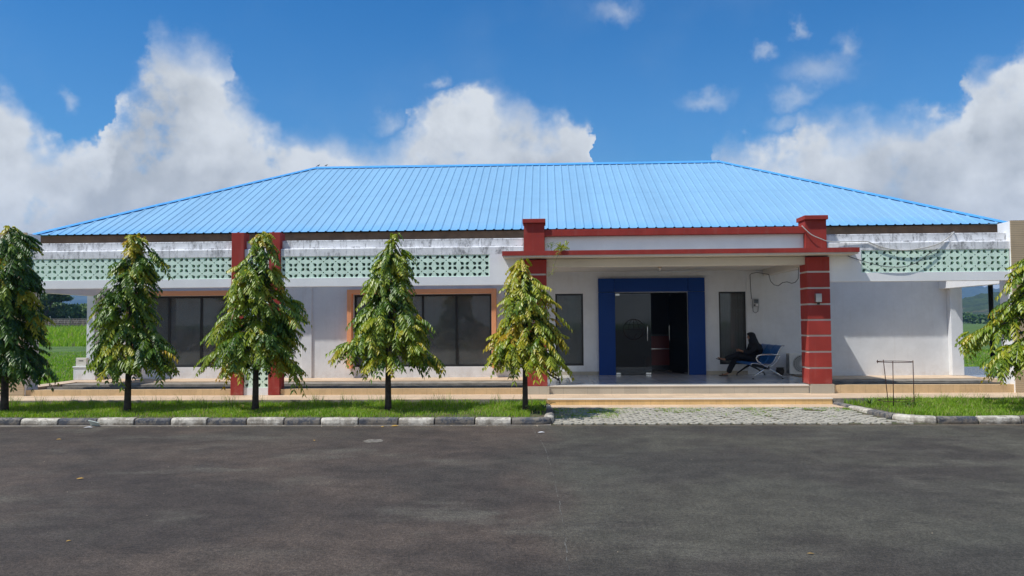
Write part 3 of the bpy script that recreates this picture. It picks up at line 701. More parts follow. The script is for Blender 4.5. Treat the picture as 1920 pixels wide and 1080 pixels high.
# --- pillars
def pillar(x0, x1, y0, y1, z0, z1, name='pillar', m=m_red, bev=.01): return MB().box(x0, x1, y0, y1, z0, z1).build(name, m, bld, bevel=bev)
pillar(-7.964, -7.641, 19.95, 20.33, .233, 4.35); pillar(-7.004, -6.711, 19.95, 20.33, .233, 4.35)
for (a, b, zb) in ((-.535, .03, .43), (6.43, 6.985, .46)):
    s_ = MB(); lv = [zb, .85, 1.245, 1.641, 2.027, 2.414, 2.811, 3.211, 3.602]
    for i in range(len(lv)-1):
        s_.box(a, b, 19.95, 20.5, lv[i]+(.022 if i else 0), lv[i+1]-.022)
    p = s_.build('pillar', m_red, bld, bevel=.006)
    for z in lv[1:-1]: MB().box(a+.018, b-.018, 19.968, 20.482, z-.0221, z+.0221).build('groove', m_band, p)
    MB().box(a-(.01 if a < 0 else -.03), b+.045, 19.93, 20.03, .233, zb-.002).box(a-(.01 if a < 0 else -.03), a+.4, 20.0301, 20.45, .235, zb-.003).build('plinth', m_prise, p, bevel=.004)
for (a, b, zb) in ((-.53, -.01, 0), (6.42, 6.94, 0)):
    k = MB().box(a, b, 19.97, 20.5, 3.7455, 4.50).box(a-.03, b+.025, 19.90, 20.56, 4.501, 4.605).build('pillar_block', m_red, bld, bevel=.008)
    MB().box(a+.1, b-.1, 20.5001, 22.9, 3.8, 4.32).build('roof_kerb_wall', m_whiteclean, bld)
# --- end pillars
for (a, b, i0, i1) in ((-14.12, -13.3, -13.3, None), (11.35, 12.2, 11.35, None)):
    c_ = MB().box(a+.012, b, 19.963, 20.5, .2, 4.40).build('end_pillar', m_whiteclean, bld, bevel=.006) if a < 0 else MB().box(a, b-.012, 19.963, 20.5, .2, 4.40).build('end_pillar', m_whiteclean, bld, bevel=.006)
    MB().box(a, b-.005 if a < 0 else b, 19.935, 19.9625, .2, 4.42).build('tile_facing', m_tan, c_)
# --- canopy and porch roof
cs = MB().box(-1.035, 7.54, 19.545, 24.0, 3.615, 3.735).build('canopy', m_cream, bld)
cs['label'] = 'flat canopy slab with red edge and cream underside'
MB().box(-1.055, 7.56, 19.52, 19.5449, 3.655, 3.765).box(-1.055, -1.0351, 19.545, 24, 3.655, 3.765).box(7.5401, 7.56, 19.545, 24, 3.655, 3.765).build('fascia', m_red, cs)
MB().box(-1.03, 7.53, 19.55, 24, 3.7351, 3.745).build('slab_top', m_concrete, cs)
MB().box(.031, 6.43, 20.06, 20.34, 3.40, 3.6049).build('porch_beam', m_cream, bld, bevel=.006)
MB().box(6.44, 6.70, 20.501, 23.969, 3.36, 3.6045).build('porch_beam', m_cream, bld, bevel=.006)
MB().box(-.30, -.04, 20.501, 23.969, 3.36, 3.6045).build('porch_beam', m_cream, bld, bevel=.006)
MB().box(-.039, 6.439, 20.3401, 23.9995, 3.525, 3.6043).build('ceiling', m_cream, bld)
MB().box(.0, 6.42, 20.12, 20.30, 3.7452, 4.169).build('porch_upstand', m_whiteclean, bld)
MB().box(-.009, 6.419, 19.99, 20.40, 4.17, 4.335).build('porch_coping', m_red, bld, bevel=.008)
# --- roof
EX0, EX1, EY0, EY1, EZ, RA, RH = -15.22, 13.06, 23.1, 36.3, 4.72, 6.6, 3.19
def ribbed(mb, length, P):  # P(u, t) -> point ; ribs run up t
    pitch = .26; prof = [(0, 0), (.185, 0), (.197, .024), (.232, .024)]
    us = []; n = int(length/pitch)+1
    for i in range(n):
        for du, h in prof:
            u = i*pitch+du
            if u < length: us.append((u, h))
    us.append((length, 0)); cols = []
    for u, h in us:
        tm = max(.0, min(RA, u, length-u)); cols.append([P(u, tm*k/3, h) for k in range(4)])
    o = len(mb.v)
    for c_ in cols: mb.v += c_
    for i in range(len(cols)-1):
        for k in range(3): mb.f.append((o+i*4+k, o+(i+1)*4+k, o+(i+1)*4+k+1, o+i*4+k+1))
rf = MB(); sl = RH/RA
ribbed(rf, EX1-EX0, lambda u, t, h: (EX0+u, EY0+t, EZ+t*sl+h))
ribbed(rf, EX1-EX0, lambda u, t, h: (EX1-u, EY1-t, EZ+t*sl+h))
ribbed(rf, EY1-EY0, lambda u, t, h: (EX1-t, EY0+u, EZ+t*sl+h))
ribbed(rf, EY1-EY0, lambda u, t, h: (EX0+t, EY1-u, EZ+t*sl+h))
roof = rf.build('roof', m_roof, bld)
for f in roof.data.polygons: pass
so = roof.modifiers.new('thick', 'SOLIDIFY'); so.thickness = .004; so.offset = -1
rc = MB()
def cap(a, b, n1, n2, wd=.17, lift=.038):
    a, b = Vector(a), Vector(b); n1, n2 = Vector(n1), Vector(n2)
    rings = []
    N = max(2, int((b-a).length/1.8)); d = (b-a)/N
    for i in range(N):  # overlapping lengths of capping
        p, q = a+d*i, a+d*(i+1)*1.0+d.normalized()*.05
        z0 = Vector((0, 0, lift+.004*(i % 2)))
        vs = []
        for c_ in (p, q):
            vs += [c_+n1*wd+Vector((0, 0, lift-.004)), c_+n1*wd+z0, c_+z0+Vector((0, 0, .02)), c_+n2*wd+z0, c_+n2*wd+Vector((0, 0, lift-.004))]
        rc.add(vs, [(0, 1, 6, 5), (1, 2, 7, 6), (2, 3, 8, 7), (3, 4, 9, 8), (0, 5, 9, 4), (0, 4, 3, 2, 1), (5, 6, 7, 8, 9)])
A_, B_ = (EX0+RA, EY0+RA, EZ+RH), (EX1-RA, EY0+RA, EZ+RH)
fr_ = Vector((0, -1, -sl)); bk = Vector((0, 1, -sl)); lf = Vector((-1, 0, -sl)); rt = Vector((1, 0, -sl))
cap(A_, B_, fr_, bk); cap((EX0, EY0, EZ), A_, fr_, lf); cap((EX1, EY0, EZ), B_, fr_, rt); cap((EX0, EY1, EZ), A_, bk, lf); cap((EX1, EY1, EZ), B_, bk, rt)
rc.build('ridge_cap', m_cap, roof)
MB().box(EX0+.12, EX1-.12, EY0+.12, EY0+.15, 4.41, 4.70).box(EX0+.12, EX1-.12, EY1-.15, EY1-.12, 4.41, 4.70).box(EX0+.12, EX0+.15, EY0+.1501, EY1-.1501, 4.41, 4.70).box(EX1-.15, EX1-.12, EY0+.1501, EY1-.1501, 4.41, 4.70).build('fascia_board', m_fascia, roof)
MB().box(EX0+.151, EX1-.151, EY0+.151, EY1-.151, 4.50, 4.53).build('soffit', m_cream, roof)
# --- pole on the right, with an unseen slab added to shade the side floor
sc = thing('side_canopy', 'thin black pole at the right end under an unseen canopy slab added for shade', 'canopy', (14.7, 26.5, .385))
MB().box(12.25, 18, 22.9, 28.2, 3.36, 3.46).build('shade_slab', m_cream, sc)
MB().tube([(14.66, 27.0, .386), (14.66, 27.0, 3.359)], .075, 12).build('pole', m_dark, sc, smooth=True)
MB().tube([(17.6, 27.0, .386), (17.6, 27.0, 3.359)], .075, 12).build('pole', m_dark, sc, smooth=True)
# utility box by the left column
ub = thing('utility_box', 'small cream box with a slot standing on the column base at the left corner', 'box', (-13.96, 23.62, .80))
MB().box(-14.13, -13.80, 23.55, 23.70, .8005, 1.05).build('casing', m_cream, ub, bevel=.01); MB().box(-14.04, -13.90, 23.546, 23.5499, .955, .975).build('slot', m_black, ub)
# ================================================================== TREES
def frond_mesh(bases, dirs, lens, droop, tints, rg, pairs=6, lw=.050, ll=.150):
    """pinnate drooping leaves: a thin rachis and folded leaflets"""
    n = len(bases); B = np.asarray(bases); D = np.asarray(dirs); Ln = np.asarray(lens)[:, None]; Dr = np.asarray(droop)[:, None]
    down = np.array([0, 0, -1.]); side = np.cross(D, down); side /= np.linalg.norm(side, axis=1, keepdims=True)+1e-9
    V = []; F = []; T = []; o = 0
    def P(t): return B+D*Ln*t+down*Ln*Dr*t*t
    prev = P(0.)
    for k in range(1, 4):
        p = P(k/3.); w_ = side*.004
        vs = np.stack([prev-w_, prev+w_, p+w_, p-w_], 1).reshape(-1, 3); V.append(vs)
        i = np.arange(n)*4+o; F.append(np.stack([i, i+1, i+2], 1)); F.append(np.stack([i, i+2, i+3], 1)); T.append(np.repeat(tints*.8, 4)); o += 4*n; prev = p
    for k in range(pairs):
        t = .12+.88*(k+.6)/pairs; p = P(t); tg = D+down*2*Dr*t; tg /= np.linalg.norm(tg, axis=1, keepdims=True)
        for s in (-1, 1):
            d = side*s*rg.uniform(.55, .9, (n, 1))+tg*rg.uniform(.35, .8, (n, 1))+down*rg.uniform(.25, .95, (n, 1)); d /= np.linalg.norm(d, axis=1, keepdims=True)
            l = (ll*(1-.35*abs(t-.5)*2)*rg.uniform(.8, 1.2, (n, 1)))*(Ln/.36)
            nrm = np.cross(d, tg); nrm /= np.linalg.norm(nrm, axis=1, keepdims=True)+1e-9; wv = np.cross(nrm, d); h = lw/2*rg.uniform(.8, 1.2, (n, 1))
            mid = p+d*l*.45; tip = p+d*l+down*l*.12
            vs = np.stack([p, mid-wv*h+nrm*h*.5, tip, mid+wv*h+nrm*h*.5], 1).reshape(-1, 3); V.append(vs)
            i = np.arange(n)*4+o; F.append(np.stack([i, i+1, i+2], 1)); F.append(np.stack([i, i+2, i+3], 1))
            T.append(np.repeat(np.clip(tints+rg.normal(0, .05, n), 0, 1), 4)); o += 4*n
    return np.concatenate(V), np.concatenate(F), np.concatenate(T)
def weeping_tree(X, Y, rows, seed, label, nfr, tint0=.30, gold=.10, topgold=.0, trunkr=.075, lean=0.):
    rg = np.random.default_rng(seed); rr = random.Random(seed)
    rows = np.array(rows); rows[:, 0] += np.interp(rows[:, 0], [.6, 1.6], [.17, 0]); z = rows[::-1, 0]; xl = rows[::-1, 1]; xr = rows[::-1, 2]
    z0 = .10; top = z[-1]
    t = thing('weeping_tree', label, 'tree', (X, Y, z0), 'young weeping trees planted along the kerb')
    lobes = [(rg.uniform(0, 6.28), rg.uniform(z[0], top), rg.uniform(-.34, .22)) for _ in range(22)]
    def env(zz, th):
        l = -np.interp(zz, z, xl); r = np.interp(zz, z, xr); c = np.cos(th); ex = np.where(c > 0, r, l)
        ey = (abs(l)+abs(r))*.44
        e = 1/np.sqrt((c/np.maximum(ex, .06))**2+(np.sin(th)/np.maximum(ey, .05))**2)
        m = 1.
        for a, hz, am in lobes: m = m+am*np.exp(-((np.angle(np.exp(1j*(th-a))))/.5)**2-((zz-hz)/.24)**2)
        return e*np.clip(m, .58, 1.18)*.85*np.interp((zz-z[0])/(top-z[0]), [0, .25, .6, 1.], [1., 1., .86, .58])
    def axis(zz):   # trunk path
        k = (zz-z0)/(top-z0); cx = np.interp(zz, z[-3:], ((xl+xr)/2)[-3:]*np.array([0., .6, 1.])); return np.array([X+cx+lean*k, Y+.05*math.sin(3*k+seed), zz])
    tp = [axis(z0-.1+(top-z0+.05)*i/12) for i in range(13)]
    trr = [trunkr*(1.25 if i == 0 else 1.0)*(1-.9*(i/12))+.004 for i in range(13)]
    MB().tube(tp, trr, 9).build('trunk', m_bark, t, smooth=True)
    bases, dirs, lens, dro, tin = [], [], [], [], []
    limbs = []
    zb = z[0]
    for i in range(30):
        h = zb+.22+(top-zb-.35)*((i+.5)/30)**.9; th = i*2.399+rr.uniform(-.3, .3)
        drop = .18+.35*rr.random()
        ze = max(zb+.20, h-drop); rad = float(env(ze, th))*rr.uniform(.62, 1.2)
        a = axis(h); P = []
        for k in range(7):
            s = k/6; rise = .10*math.sin(s*math.pi)*(1 if rad > .4 else .5)
            P.append(Vector((a[0]+math.cos(th)*rad*s, a[1]+math.sin(th)*rad*s, h+rise-(h-ze)*s**1.8)))
        limbs.append(P)
        m = MB(); m.tube(P, [.016*(1-.75*k/6)+.003 for k in range(7)], 5)
        if i % 2 == 0: m.build('limb', m_twig, t, smooth=True)
        else: m.build('limb', m_bark, t, smooth=True)
        nf = int(nfr*.50/30*(.35+1.3*rad/1.0))
        tw = rg.normal(0, .05)
        for q in range(max(3, nf)):
            s = rg.uniform(.28, 1.0)**.8; k = min(5, int(s*6)); f = s*6-k; p = P[k].lerp(P[k+1], f)
            thd = th+rg.normal(0, .75); d = np.array([math.cos(thd), math.sin(thd), rg.uniform(-.55, .25)]); d /= np.linalg.norm(d)
            bases.append(np.array(p)+rg.normal(0, .045, 3)); dirs.append(d); lens.append(rg.uniform(.26, .46)*(.65+.35*min(1, rad/.6))); dro.append(rg.uniform(.35, .95))
            g = rg.random(); tn = tint0+tw+rg.normal(0, .09)
            if s > .82 and g < gold*1.8: tn = rg.uniform(.58, .86)
            tin.append(tn)
    nc = 40
    for q in range(nc):     # leafy twig ends gathered in clumps over the crown
        zz = zb+.16+(top-zb-.22)*rg.random()**1.05; th = rg.uniform(0, 6.283); e = float(env(zz, th)); a = axis(zz)
        r_ = max(.02, e*rg.uniform(.50, .92)-.10); cc = np.array([a[0]+math.cos(th)*r_, a[1]+math.sin(th)*r_, zz+.10]); hi = (zz-zb)/(top-zb)
        tw = tint0+rg.normal(0, .11)+.06*hi
        if rg.random() < gold*.55+topgold*max(0, hi-.5)*2.2: tw = rg.uniform(.60, .86)
        for k in range(int(nfr*.54/nc*rg.uniform(.7, 1.3)*(.5+.5*min(1, e/.6)))):
            thd = th+rg.normal(0, .85); d = np.array([math.cos(thd), math.sin(thd), rg.uniform(-.5, .45)]); d /= np.linalg.norm(d)
            bases.append(cc+rg.normal(0, 1, 3)*np.array([.06, .06, .05])); dirs.append(d); lens.append(rg.uniform(.22, .40)*(.55+.45*min(1, e/.5))); dro.append(rg.uniform(.5, 1.15)); tin.append(tw+rg.normal(0, .06))
    for q in range(int(nfr*.15)):  # inner fronds coloured darker to stand for shade inside the crown
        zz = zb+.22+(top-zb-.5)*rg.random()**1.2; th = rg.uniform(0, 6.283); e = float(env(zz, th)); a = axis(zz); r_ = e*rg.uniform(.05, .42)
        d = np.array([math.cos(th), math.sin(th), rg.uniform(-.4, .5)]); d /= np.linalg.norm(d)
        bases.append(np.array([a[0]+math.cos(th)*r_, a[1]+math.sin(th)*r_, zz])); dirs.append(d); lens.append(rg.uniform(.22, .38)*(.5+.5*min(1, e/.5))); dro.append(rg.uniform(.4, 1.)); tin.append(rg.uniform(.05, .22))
    for q in range(14):  # leader shoot
        zz = top-.35*rg.random(); a = axis(zz); th = rg.uniform(0, 6.283); d = np.array([math.cos(th)*.7, math.sin(th)*.7, rg.uniform(.2, .9)]); d /= np.linalg.norm(d)
        bases.append(a); dirs.append(d); lens.append(rg.uniform(.12, .24)); dro.append(rg.uniform(.5, 1.0)); tin.append(rg.uniform(.45, .6)+topgold*.35)
    dirs = np.array(dirs); V, F, T = frond_mesh(bases, dirs, lens, dro, np.array(tin), rg)
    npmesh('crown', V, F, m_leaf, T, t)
    return t
TR = {
 'A': (-11.91, 17.25, [(4.23, -.15, .15), (4.0, -.45, .46), (3.7, -.75, .67), (3.34, -.93, .68), (2.87, -1.04, .85), (2.4, -1.09, .82), (1.92, -1.2, .99), (1.45, -1.19, 1.02), (1.04, -1.0, .82), (.72, -.62, .66)], 11, 'dark dense weeping tree in front of the tan end pillar, first from the left', 1050, .20, .08, .35, .085),
 'B': (-9.16, 17.25, [(3.99, -.02, .21), (3.72, -.19, .49), (3.31, -.38, .68), (3.08, -.43, .68), (2.78, -.52, .68), (2.37, -.69, .54), (2.02, -.81, .6), (1.67, -.89, .84), (1.32, -.98, 1.01), (1.02, -.99, .92), (.78, -.67, .71)], 12, 'weeping tree with an orange tipped top before the left dark window', 800, .31, .06, .95, .075),
 'C': (-6.34, 17.25, [(4.02, .1, .22), (3.75, -.06, .38), (3.4, -.23, .6), (3.05, -.56, .78), (2.7, -.64, .93), (2.41, -.7, 1.03), (2.0, -.87, .96), (1.54, -1.02, 1.08), (1.07, -1.04, 1.02), (.78, -.68, .79)], 13, 'tall weeping tree standing before the twin red pillars', 900, .42, .12, .2, .072),
 'D': (-3.43, 17.25, [(3.94, .08, .18), (3.66, .06, .21), (3.48, -.18, .33), (3.25, -.37, .44), (2.9, -.43, .53), (2.56, -.64, .85), (2.21, -.78, 1.02), (1.86, -.96, 1.14), (1.52, -1.07, 1.34), (1.17, -1.13, 1.33), (.89, -.72, .85)], 14, 'wide weeping tree with a thin top shoot before the four pane window', 930, .40, .12, .1, .072),
 'E': (-.45, 17.0, [(3.34, -.16, .03), (3.09, -.37, .2), (2.75, -.51, .33), (2.41, -.6, .7), (2.07, -.66, .64), (1.62, -.72, .75), (1.28, -.84, .86), (1.05, -.89, .88), (.87, -.61, .74)], 15, 'yellow green weeping tree beside the entrance at the kerb corner', 700, .56, .16, .1, .062),
 'F': (10.44, 17.0, [(3.76, -.44, .69), (3.32, -.72, 1.0), (2.77, -.85, 1.19), (2.22, -1.3, 1.49), (1.83, -1.72, 1.69), (1.45, -1.92, 1.78), (1.06, -1.44, 1.66), (.67, -.92, 1.11)], 16, 'bright weeping tree cut by the right edge of the picture with orange tips', 1250, .45, .18, .2, .08),
}
for k, a in TR.items(): weeping_tree(*a)

# ================================================================== GRASS
def blades(name, n, sampler, hfn, m, seed, label, cat, wid=.010, bend=.45, zfn=None, tint=(.45, .2), dry=.09):
    rg = np.random.default_rng(seed); x, y = sampler(rg, n); n = len(x); z = zfn(x, y); h = hfn(x, y, rg)
    th = rg.uniform(0, 6.283, n); ph = rg.uniform(0, 6.283, n); tp = (patch(x, y, .5, 15)-.5)*.5; b = h*bend*rg.uniform(.3, 1.4, n); w_ = wid*rg.uniform(.7, 1.3, n)*(.6+.4*h/np.mean(h))
    ux, uy = np.cos(th)*w_/2, np.sin(th)*w_/2; bx, by = np.cos(ph)*b, np.sin(ph)*b
    v = np.stack([np.stack([x-ux, y-uy, z], 1), np.stack([x+ux, y+uy, z], 1), np.stack([x+ux*.75+bx*.35, y+uy*.75+by*.35, z+h*.6], 1), np.stack([x-ux*.75+bx*.35, y-uy*.75+by*.35, z+h*.6], 1), np.stack([x+bx, y+by, z+h], 1)], 1).reshape(-1, 3)
    i = np.arange(n)*5; f = np.concatenate([np.stack([i, i+1, i+2], 1), np.stack([i, i+2, i+3], 1), np.stack([i+3, i+2, i+4], 1)])
    t = np.clip(rg.normal(tint[0], tint[1], n)+tp, 0, .86); t = np.where(rg.random(n) < dry, 1., t)
    o = npmesh(name, v, f, m, np.repeat(t, 5)); return tag(o, label, cat, kind='stuff')
vz = lambda x, y: .10+.03*np.sin((y-15.9)/2.8*np.pi)
def patch(x, y, s=.8, sd=1): return vnoise(x, y, s, sd)*.6+vnoise(x, y, s*.3, sd+1)*.4
def s_left(rg, n):
    x = rg.uniform(-14.5, -.02, n); y = 15.98+2.75*rg.random(n)**.92
    keep = rg.random(n) < np.clip(-.25+2.4*patch(x, y, .8), .05, 1); bare = (x > -.35) & (y < 16.9+.4*patch(x, y, .4)) & (rg.random(n) < .93); keep &= ~bare; keep &= (y > 16.1+.35*patch(x, y, .35, 31)) | (rg.random(n) < .25)
    return x[keep], y[keep]
def h_verge(x, y, rg): return (.030+.065*patch(x, y, .9, 4)+.05*np.clip((y-17.9)/.8, 0, 1))*rg.uniform(.6, 1.4, len(x))
blades('grass', 74000, s_left, h_verge, m_grass, 21, 'short bright green grass in the long bed behind the left kerb', 'grass', .011, .6, vz)
def s_right(rg, n):
    x = rg.uniform(6.6, 12.6, n); y = rg.uniform(15.98, 18.73, n); k = right_bed(x-.1, y-.06) & (rg.random(n) < np.clip(.45+1.1*patch(x, y, 1.), 0, 1)); k &= ~((x < 7.3) & (rg.random(n) < .6)); return x[k], y[k]
blades('grass', 32000, s_right, lambda x, y, rg: h_verge(x, y, rg)*1.35, m_grass, 22, 'bright green grass in the bed behind the right kerb', 'grass', .011, .6, vz)
def s_tall(rg, n):
    k = 70; cx = np.concatenate([rg.uniform(-14, -.3, 56), rg.uniform(7.2, 11.5, 26)]); cy = rg.uniform(17.4, 18.65, len(cx)); i = rg.integers(0, len(cx), n)
    return cx[i]+rg.normal(0, .07, n), np.minimum(cy[i]+rg.normal(0, .05, n), 18.70)
blades('tall_grass', 1500, s_tall, lambda x, y, rg: rg.uniform(.14, .36, len(x)), m_grass, 23, 'thin taller grass stalks standing along the path edge', 'grass', .007, .35, vz, (.3, .12))
def s_joint(rg, n):
    x = rg.uniform(.1, 6.6, n); y = 15.9+2.05*rg.random(n)**.45
    x2 = rg.uniform(.15, 1.5, n//3); y2 = rg.uniform(16.5, 17.9, n//3)
    k = patch(x, y, .45, 9)+.25*(y-17.2) > .56; k2 = patch(x2, y2, .5, 11) > .4
    return np.concatenate([x[k], x2[k2]]), np.concatenate([y[k], y2[k2]])
blades('paver_grass', 9000, s_joint, lambda x, y, rg: rg.uniform(.02, .055, len(x)), m_grass, 24, 'low weeds growing between the concrete pavers by the step', 'weeds', .010, .6, lambda x, y: .005+.0325*(y-15.8))
def s_field(rg, n):
    y = 22+30*rg.random(n)**1.3; x = -.70*y+rg.uniform(-1, 1, n)*.14*y+.0*y
    x = np.where(rg.random(n) < .6, x, .56*y+rg.uniform(-1, 1, n)*.10*y); k = (x < -14.3) | ((x > 19.2) | ((x > 12.6) & (y > 28.6))); return x[k], y[k]
blades('field_grass', 42000, s_field, lambda x, y, rg: (.05+.09*patch(x, y, 3, 6))*rg.uniform(.6, 1.4, len(x)), m_grass, 25, 'mown grass of the field beside both ends of the building', 'grass', .03, .5, lawn_h, (.36, .14))
def s_far(rg, n):
    y = rg.uniform(62, 117, n); x = y*(-.66+rg.uniform(-.12, .12, n)); return x, y
blades('reeds', 26000, s_far, lambda x, y, rg: (.25+1.0*patch(x, y, 9, 8)*np.clip((y-60)/25, .2, 1))*rg.uniform(.6, 1.2, len(x)), m_grass, 26, 'tall bright grass at the far side of the left field', 'tall grass', .12, .3, lawn_h, (.55, .15), .04)

# strap leaved plants at the foot of the entrance tree
def strap_plant(x, y, z, n, h, seed, label):
    rg = random.Random(seed); t = thing('strap_leaf_plant', label, 'plant', (x, y, z), 'strap leaved plants on the beds')
    for i in range(n):
        a = i*2.4+rg.uniform(-.3, .3); m = MB(); hh = h*rg.uniform(.6, 1.1); ou = hh*rg.uniform(.5, 1.1); pts = []
        for k in range(6):
            s = k/5; r_ = ou*s**1.3; zz = z+hh*(s-.45*s*s*s); w_ = .014*math.sin(math.pi*min(1, .25+s*.75))+.002
            px, py = x+math.cos(a)*r_, y+math.sin(a)*r_; nx, ny = -math.sin(a)*w_, math.cos(a)*w_
            pts += [(px-nx, py-ny, zz), (px, py, zz-.006), (px+nx, py+ny, zz)]
        f = []
        for k in range(5):
            o = k*3; f += [(o, o+1, o+4, o+3), (o+1, o+2, o+5, o+4)]
        m.add(pts, f); m.build('leaf', m_strap, t, smooth=True)
m_strap = mat('strap_leaf', (.09, .17, .03), .45, var=.25, vscale=6)
strap_plant(-.30, 16.75, .11, 11, .34, 1, 'tuft of bright strap leaves just left of the kerb corner tree foot')
strap_plant(-.05, 17.3, .11, 9, .30, 2, 'tuft of dark strap leaves between the entrance tree and the step')
strap_plant(7.15, 18.1, .11, 8, .30, 3, 'small strap leaved tuft by the rounded right kerb')
strap_plant(7.7, 17.5, .11, 8, .30, 4, 'strap leaved tuft at the foot of the rusty wire guard')

# ================================================================== WEED ON THE CANOPY
wd = thing('wild_fern', 'small fern growing on the canopy edge with a trailing shoot', 'plant', (.36, 19.62, 3.765))
rg_ = np.random.default_rng(5)
def fern(ps, ds, ls, dr, tn, nm, prs=6, lw=.03, ll=.06):
    d = np.array(ds, float); d /= np.linalg.norm(d, axis=1, keepdims=True)
    V, F, T = frond_mesh(np.array(ps, float), d, np.array(ls), np.array(dr), np.array(tn), rg_, prs, lw, ll); npmesh(nm, V, F, m_leaf, T, wd)
ps = [(.42+rg_.normal(0, .05), 19.60+rg_.normal(0, .03), 3.76+rg_.uniform(0, .12)) for _ in range(46)]
fern(ps, [(rg_.normal(0, .8), rg_.normal(-.2, .5), rg_.uniform(.2, 1.2)) for _ in ps], rg_.uniform(.12, .26, len(ps)), rg_.uniform(.3, .9, len(ps)), rg_.uniform(.45, .66, len(ps)), 'foliage')
ps = [(.30-.28*s+rg_.normal(0, .04), 19.62, 3.84+.12*math.sin(s*3)) for s in np.linspace(0, 1, 26)]
fern(ps, [(rg_.normal(0, .8), rg_.normal(-.2, .5), rg_.normal(.1, .6)) for _ in ps], rg_.uniform(.07, .14, len(ps)), rg_.uniform(.2, .6, len(ps)), rg_.uniform(.2, .5, len(ps)), 'creeping_shoot', 4, .02, .045)
sh = [(.38, 19.52, 3.80), (.33, 19.48, 3.70), (.25, 19.48, 3.50), (.20, 19.48, 3.32), (.14, 19.48, 3.20), (.06, 19.48, 3.12)]
MB().tube(sh, .004, 5).build('stem', m_twig, wd, smooth=True)
ps = []
for i in range(34):
    s = rg_.random()*4.99; k = int(s); a = Vector(sh[k]).lerp(Vector(sh[k+1]), s-k); ps.append((a.x+rg_.normal(0, .03), a.y, a.z))
fern(ps, [(rg_.normal(0, 1), rg_.normal(-.2, .5), rg_.normal(-.1, .5)) for _ in ps], rg_.uniform(.04, .09, len(ps)), rg_.uniform(.2, .6, len(ps)), rg_.uniform(.45, .7, len(ps)), 'hanging_leaves', 3, .022, .045)

# ================================================================== BENCHES
def bench(label, loc, mirror=1, rz=0.):
    t = thing('airport_bench', label, 'bench', loc, 'blue steel benches on the porch', local=True, rz=rz)
    sx = mirror   # local: faces -X when mirror=1
    prof = [(-.47, .375), (-.485, .40), (-.46, .425), (-.40, .43), (-.20, .405), (-.02, .395), (.06, .41), (.12, .46), (.20, .60), (.29, .78), (.345, .87), (.375, .90), (.41, .905), (.43, .89)]
    prof = [(x*sx, z) for x, z in prof]
    for i in range(3):
        y0 = -.90+i*.605
        s_ = MB().strip(prof, y0+.012, y0+.583, thick=.012*sx).build('seat', m_seat, t, smooth=False, bevel=.003)
        e = MB()
        for yy in ((y0,) if i == 0 else (y0, y0+.595)):
            e.tube([(x, yy, z) for x, z in prof], .010 if i else .012, 6)
        e.build('seat_edge', m_seat if i else m_steel, s_, smooth=True)
    MB().box(-.06, .02, -.92, .92, .27, .35).build('beam', m_dark, t, bevel=.008)
    for yy in (-.80, .80):
        for s in (-1, 1):
            m = MB(); m.tube([(-.02, yy, .30), (s*.10-.02, yy, .245), (s*.24-.01, yy, .16), (s*.40, yy, .055)], [.034, .030, .024, .018], 8)
            m.tube([(s*.40, yy, .055), (s*.40, yy, .02)], .012, 8); lg = m.build('leg', m_steel if (yy < 0 and mirror == 1) else m_dark, t, smooth=True)
            MB().tube([(s*.40, yy, .0), (s*.40, yy, .02)], .026, 10).build('foot', m_dark, lg, smooth=True)
    for yy in (-.92, .92):
        m = MB(); m.tube([(x*sx, yy, z) for x, z in [(.30, .655), (.05, .665), (-.20, .66), (-.31, .63), (-.34, .57), (-.31, .49), (-.20, .41), (-.08, .345), (-.03, .33)]], [.020, .022, .024, .024, .022, .02, .02, .022, .024], 8)
        m.build('armrest', m_steel if yy < 0 else m_dark, t, smooth=True)
        m = MB(); m.tube([(x*sx, yy, z) for x, z in [(.30, .655), (.22, .50), (.10, .38), (.0, .33)]], .016, 8)
        m.build('armrest_support', m_steel if yy < 0 else m_dark, t, smooth=True)
    return t
bench('blue steel three seat bench with chrome armrest that the person sits on', (5.97, 22.83, .44), 1, R(2))
bench('blue steel bench half hidden behind the left striped pillar', (-.05, 21.75, .44), -1)

# ================================================================== PERSON
def skinned(name, m, parent, verts, edges, radii, sub=2, root=0, o=(0, 0, 0)):
    me = bpy.data.meshes.new(name); me.from_pydata([tuple(Vector(v)-Vector(o)) for v in verts], edges, []); me.materials.append(m)
    ob = bpy.data.objects.new(name, me); C.objects.link(ob)
    if parent is not None: ob.parent = parent; ob['_o'] = (0, 0, 0)
    sk_ = ob.modifiers.new('skin', 'SKIN'); sk_.use_smooth_shade = True
    if not me.skin_vertices: me.skin_vertices.new() if hasattr(me.skin_vertices, 'new') else None
    for i, r_ in enumerate(radii):
        me.skin_vertices[0].data[i].radius = (r_, r_) if not isinstance(r_, tuple) else r_
        me.skin_vertices[0].data[i].use_root = (i == root)
    sb = ob.modifiers.new('sub', 'SUBSURF'); sb.levels = sub; sb.render_levels = sub
    return ob
PO = (5.95, 23.33, .44)
per = thing('person', 'seated person in black headscarf and black clothes with crossed legs looking at a phone', 'person', PO)
V = []; E_ = []; Rd = []
def ch(start, pts):
    p = start
    for (co, r_) in pts:
        V.append(co); Rd.append(r_); i = len(V)-1
        if p is not None: E_.append((p, i))
        p = i
    return p
pel = ch(None, [((6.00, 23.35, .96), .125)])
sp = ch(pel, [((6.04, 23.35, 1.10), .11), ((6.05, 23.34, 1.22), .12), ((6.01, 23.33, 1.35), .10)])
nk = ch(sp, [((5.96, 23.32, 1.435), .05), ((5.925, 23.31, 1.475), .05)])
hd = ch(nk, [((5.88, 23.30, 1.53), (.075, .085)), ((5.855, 23.30, 1.59), (.085, .09)), ((5.865, 23.30, 1.635), .055)])
wr = []
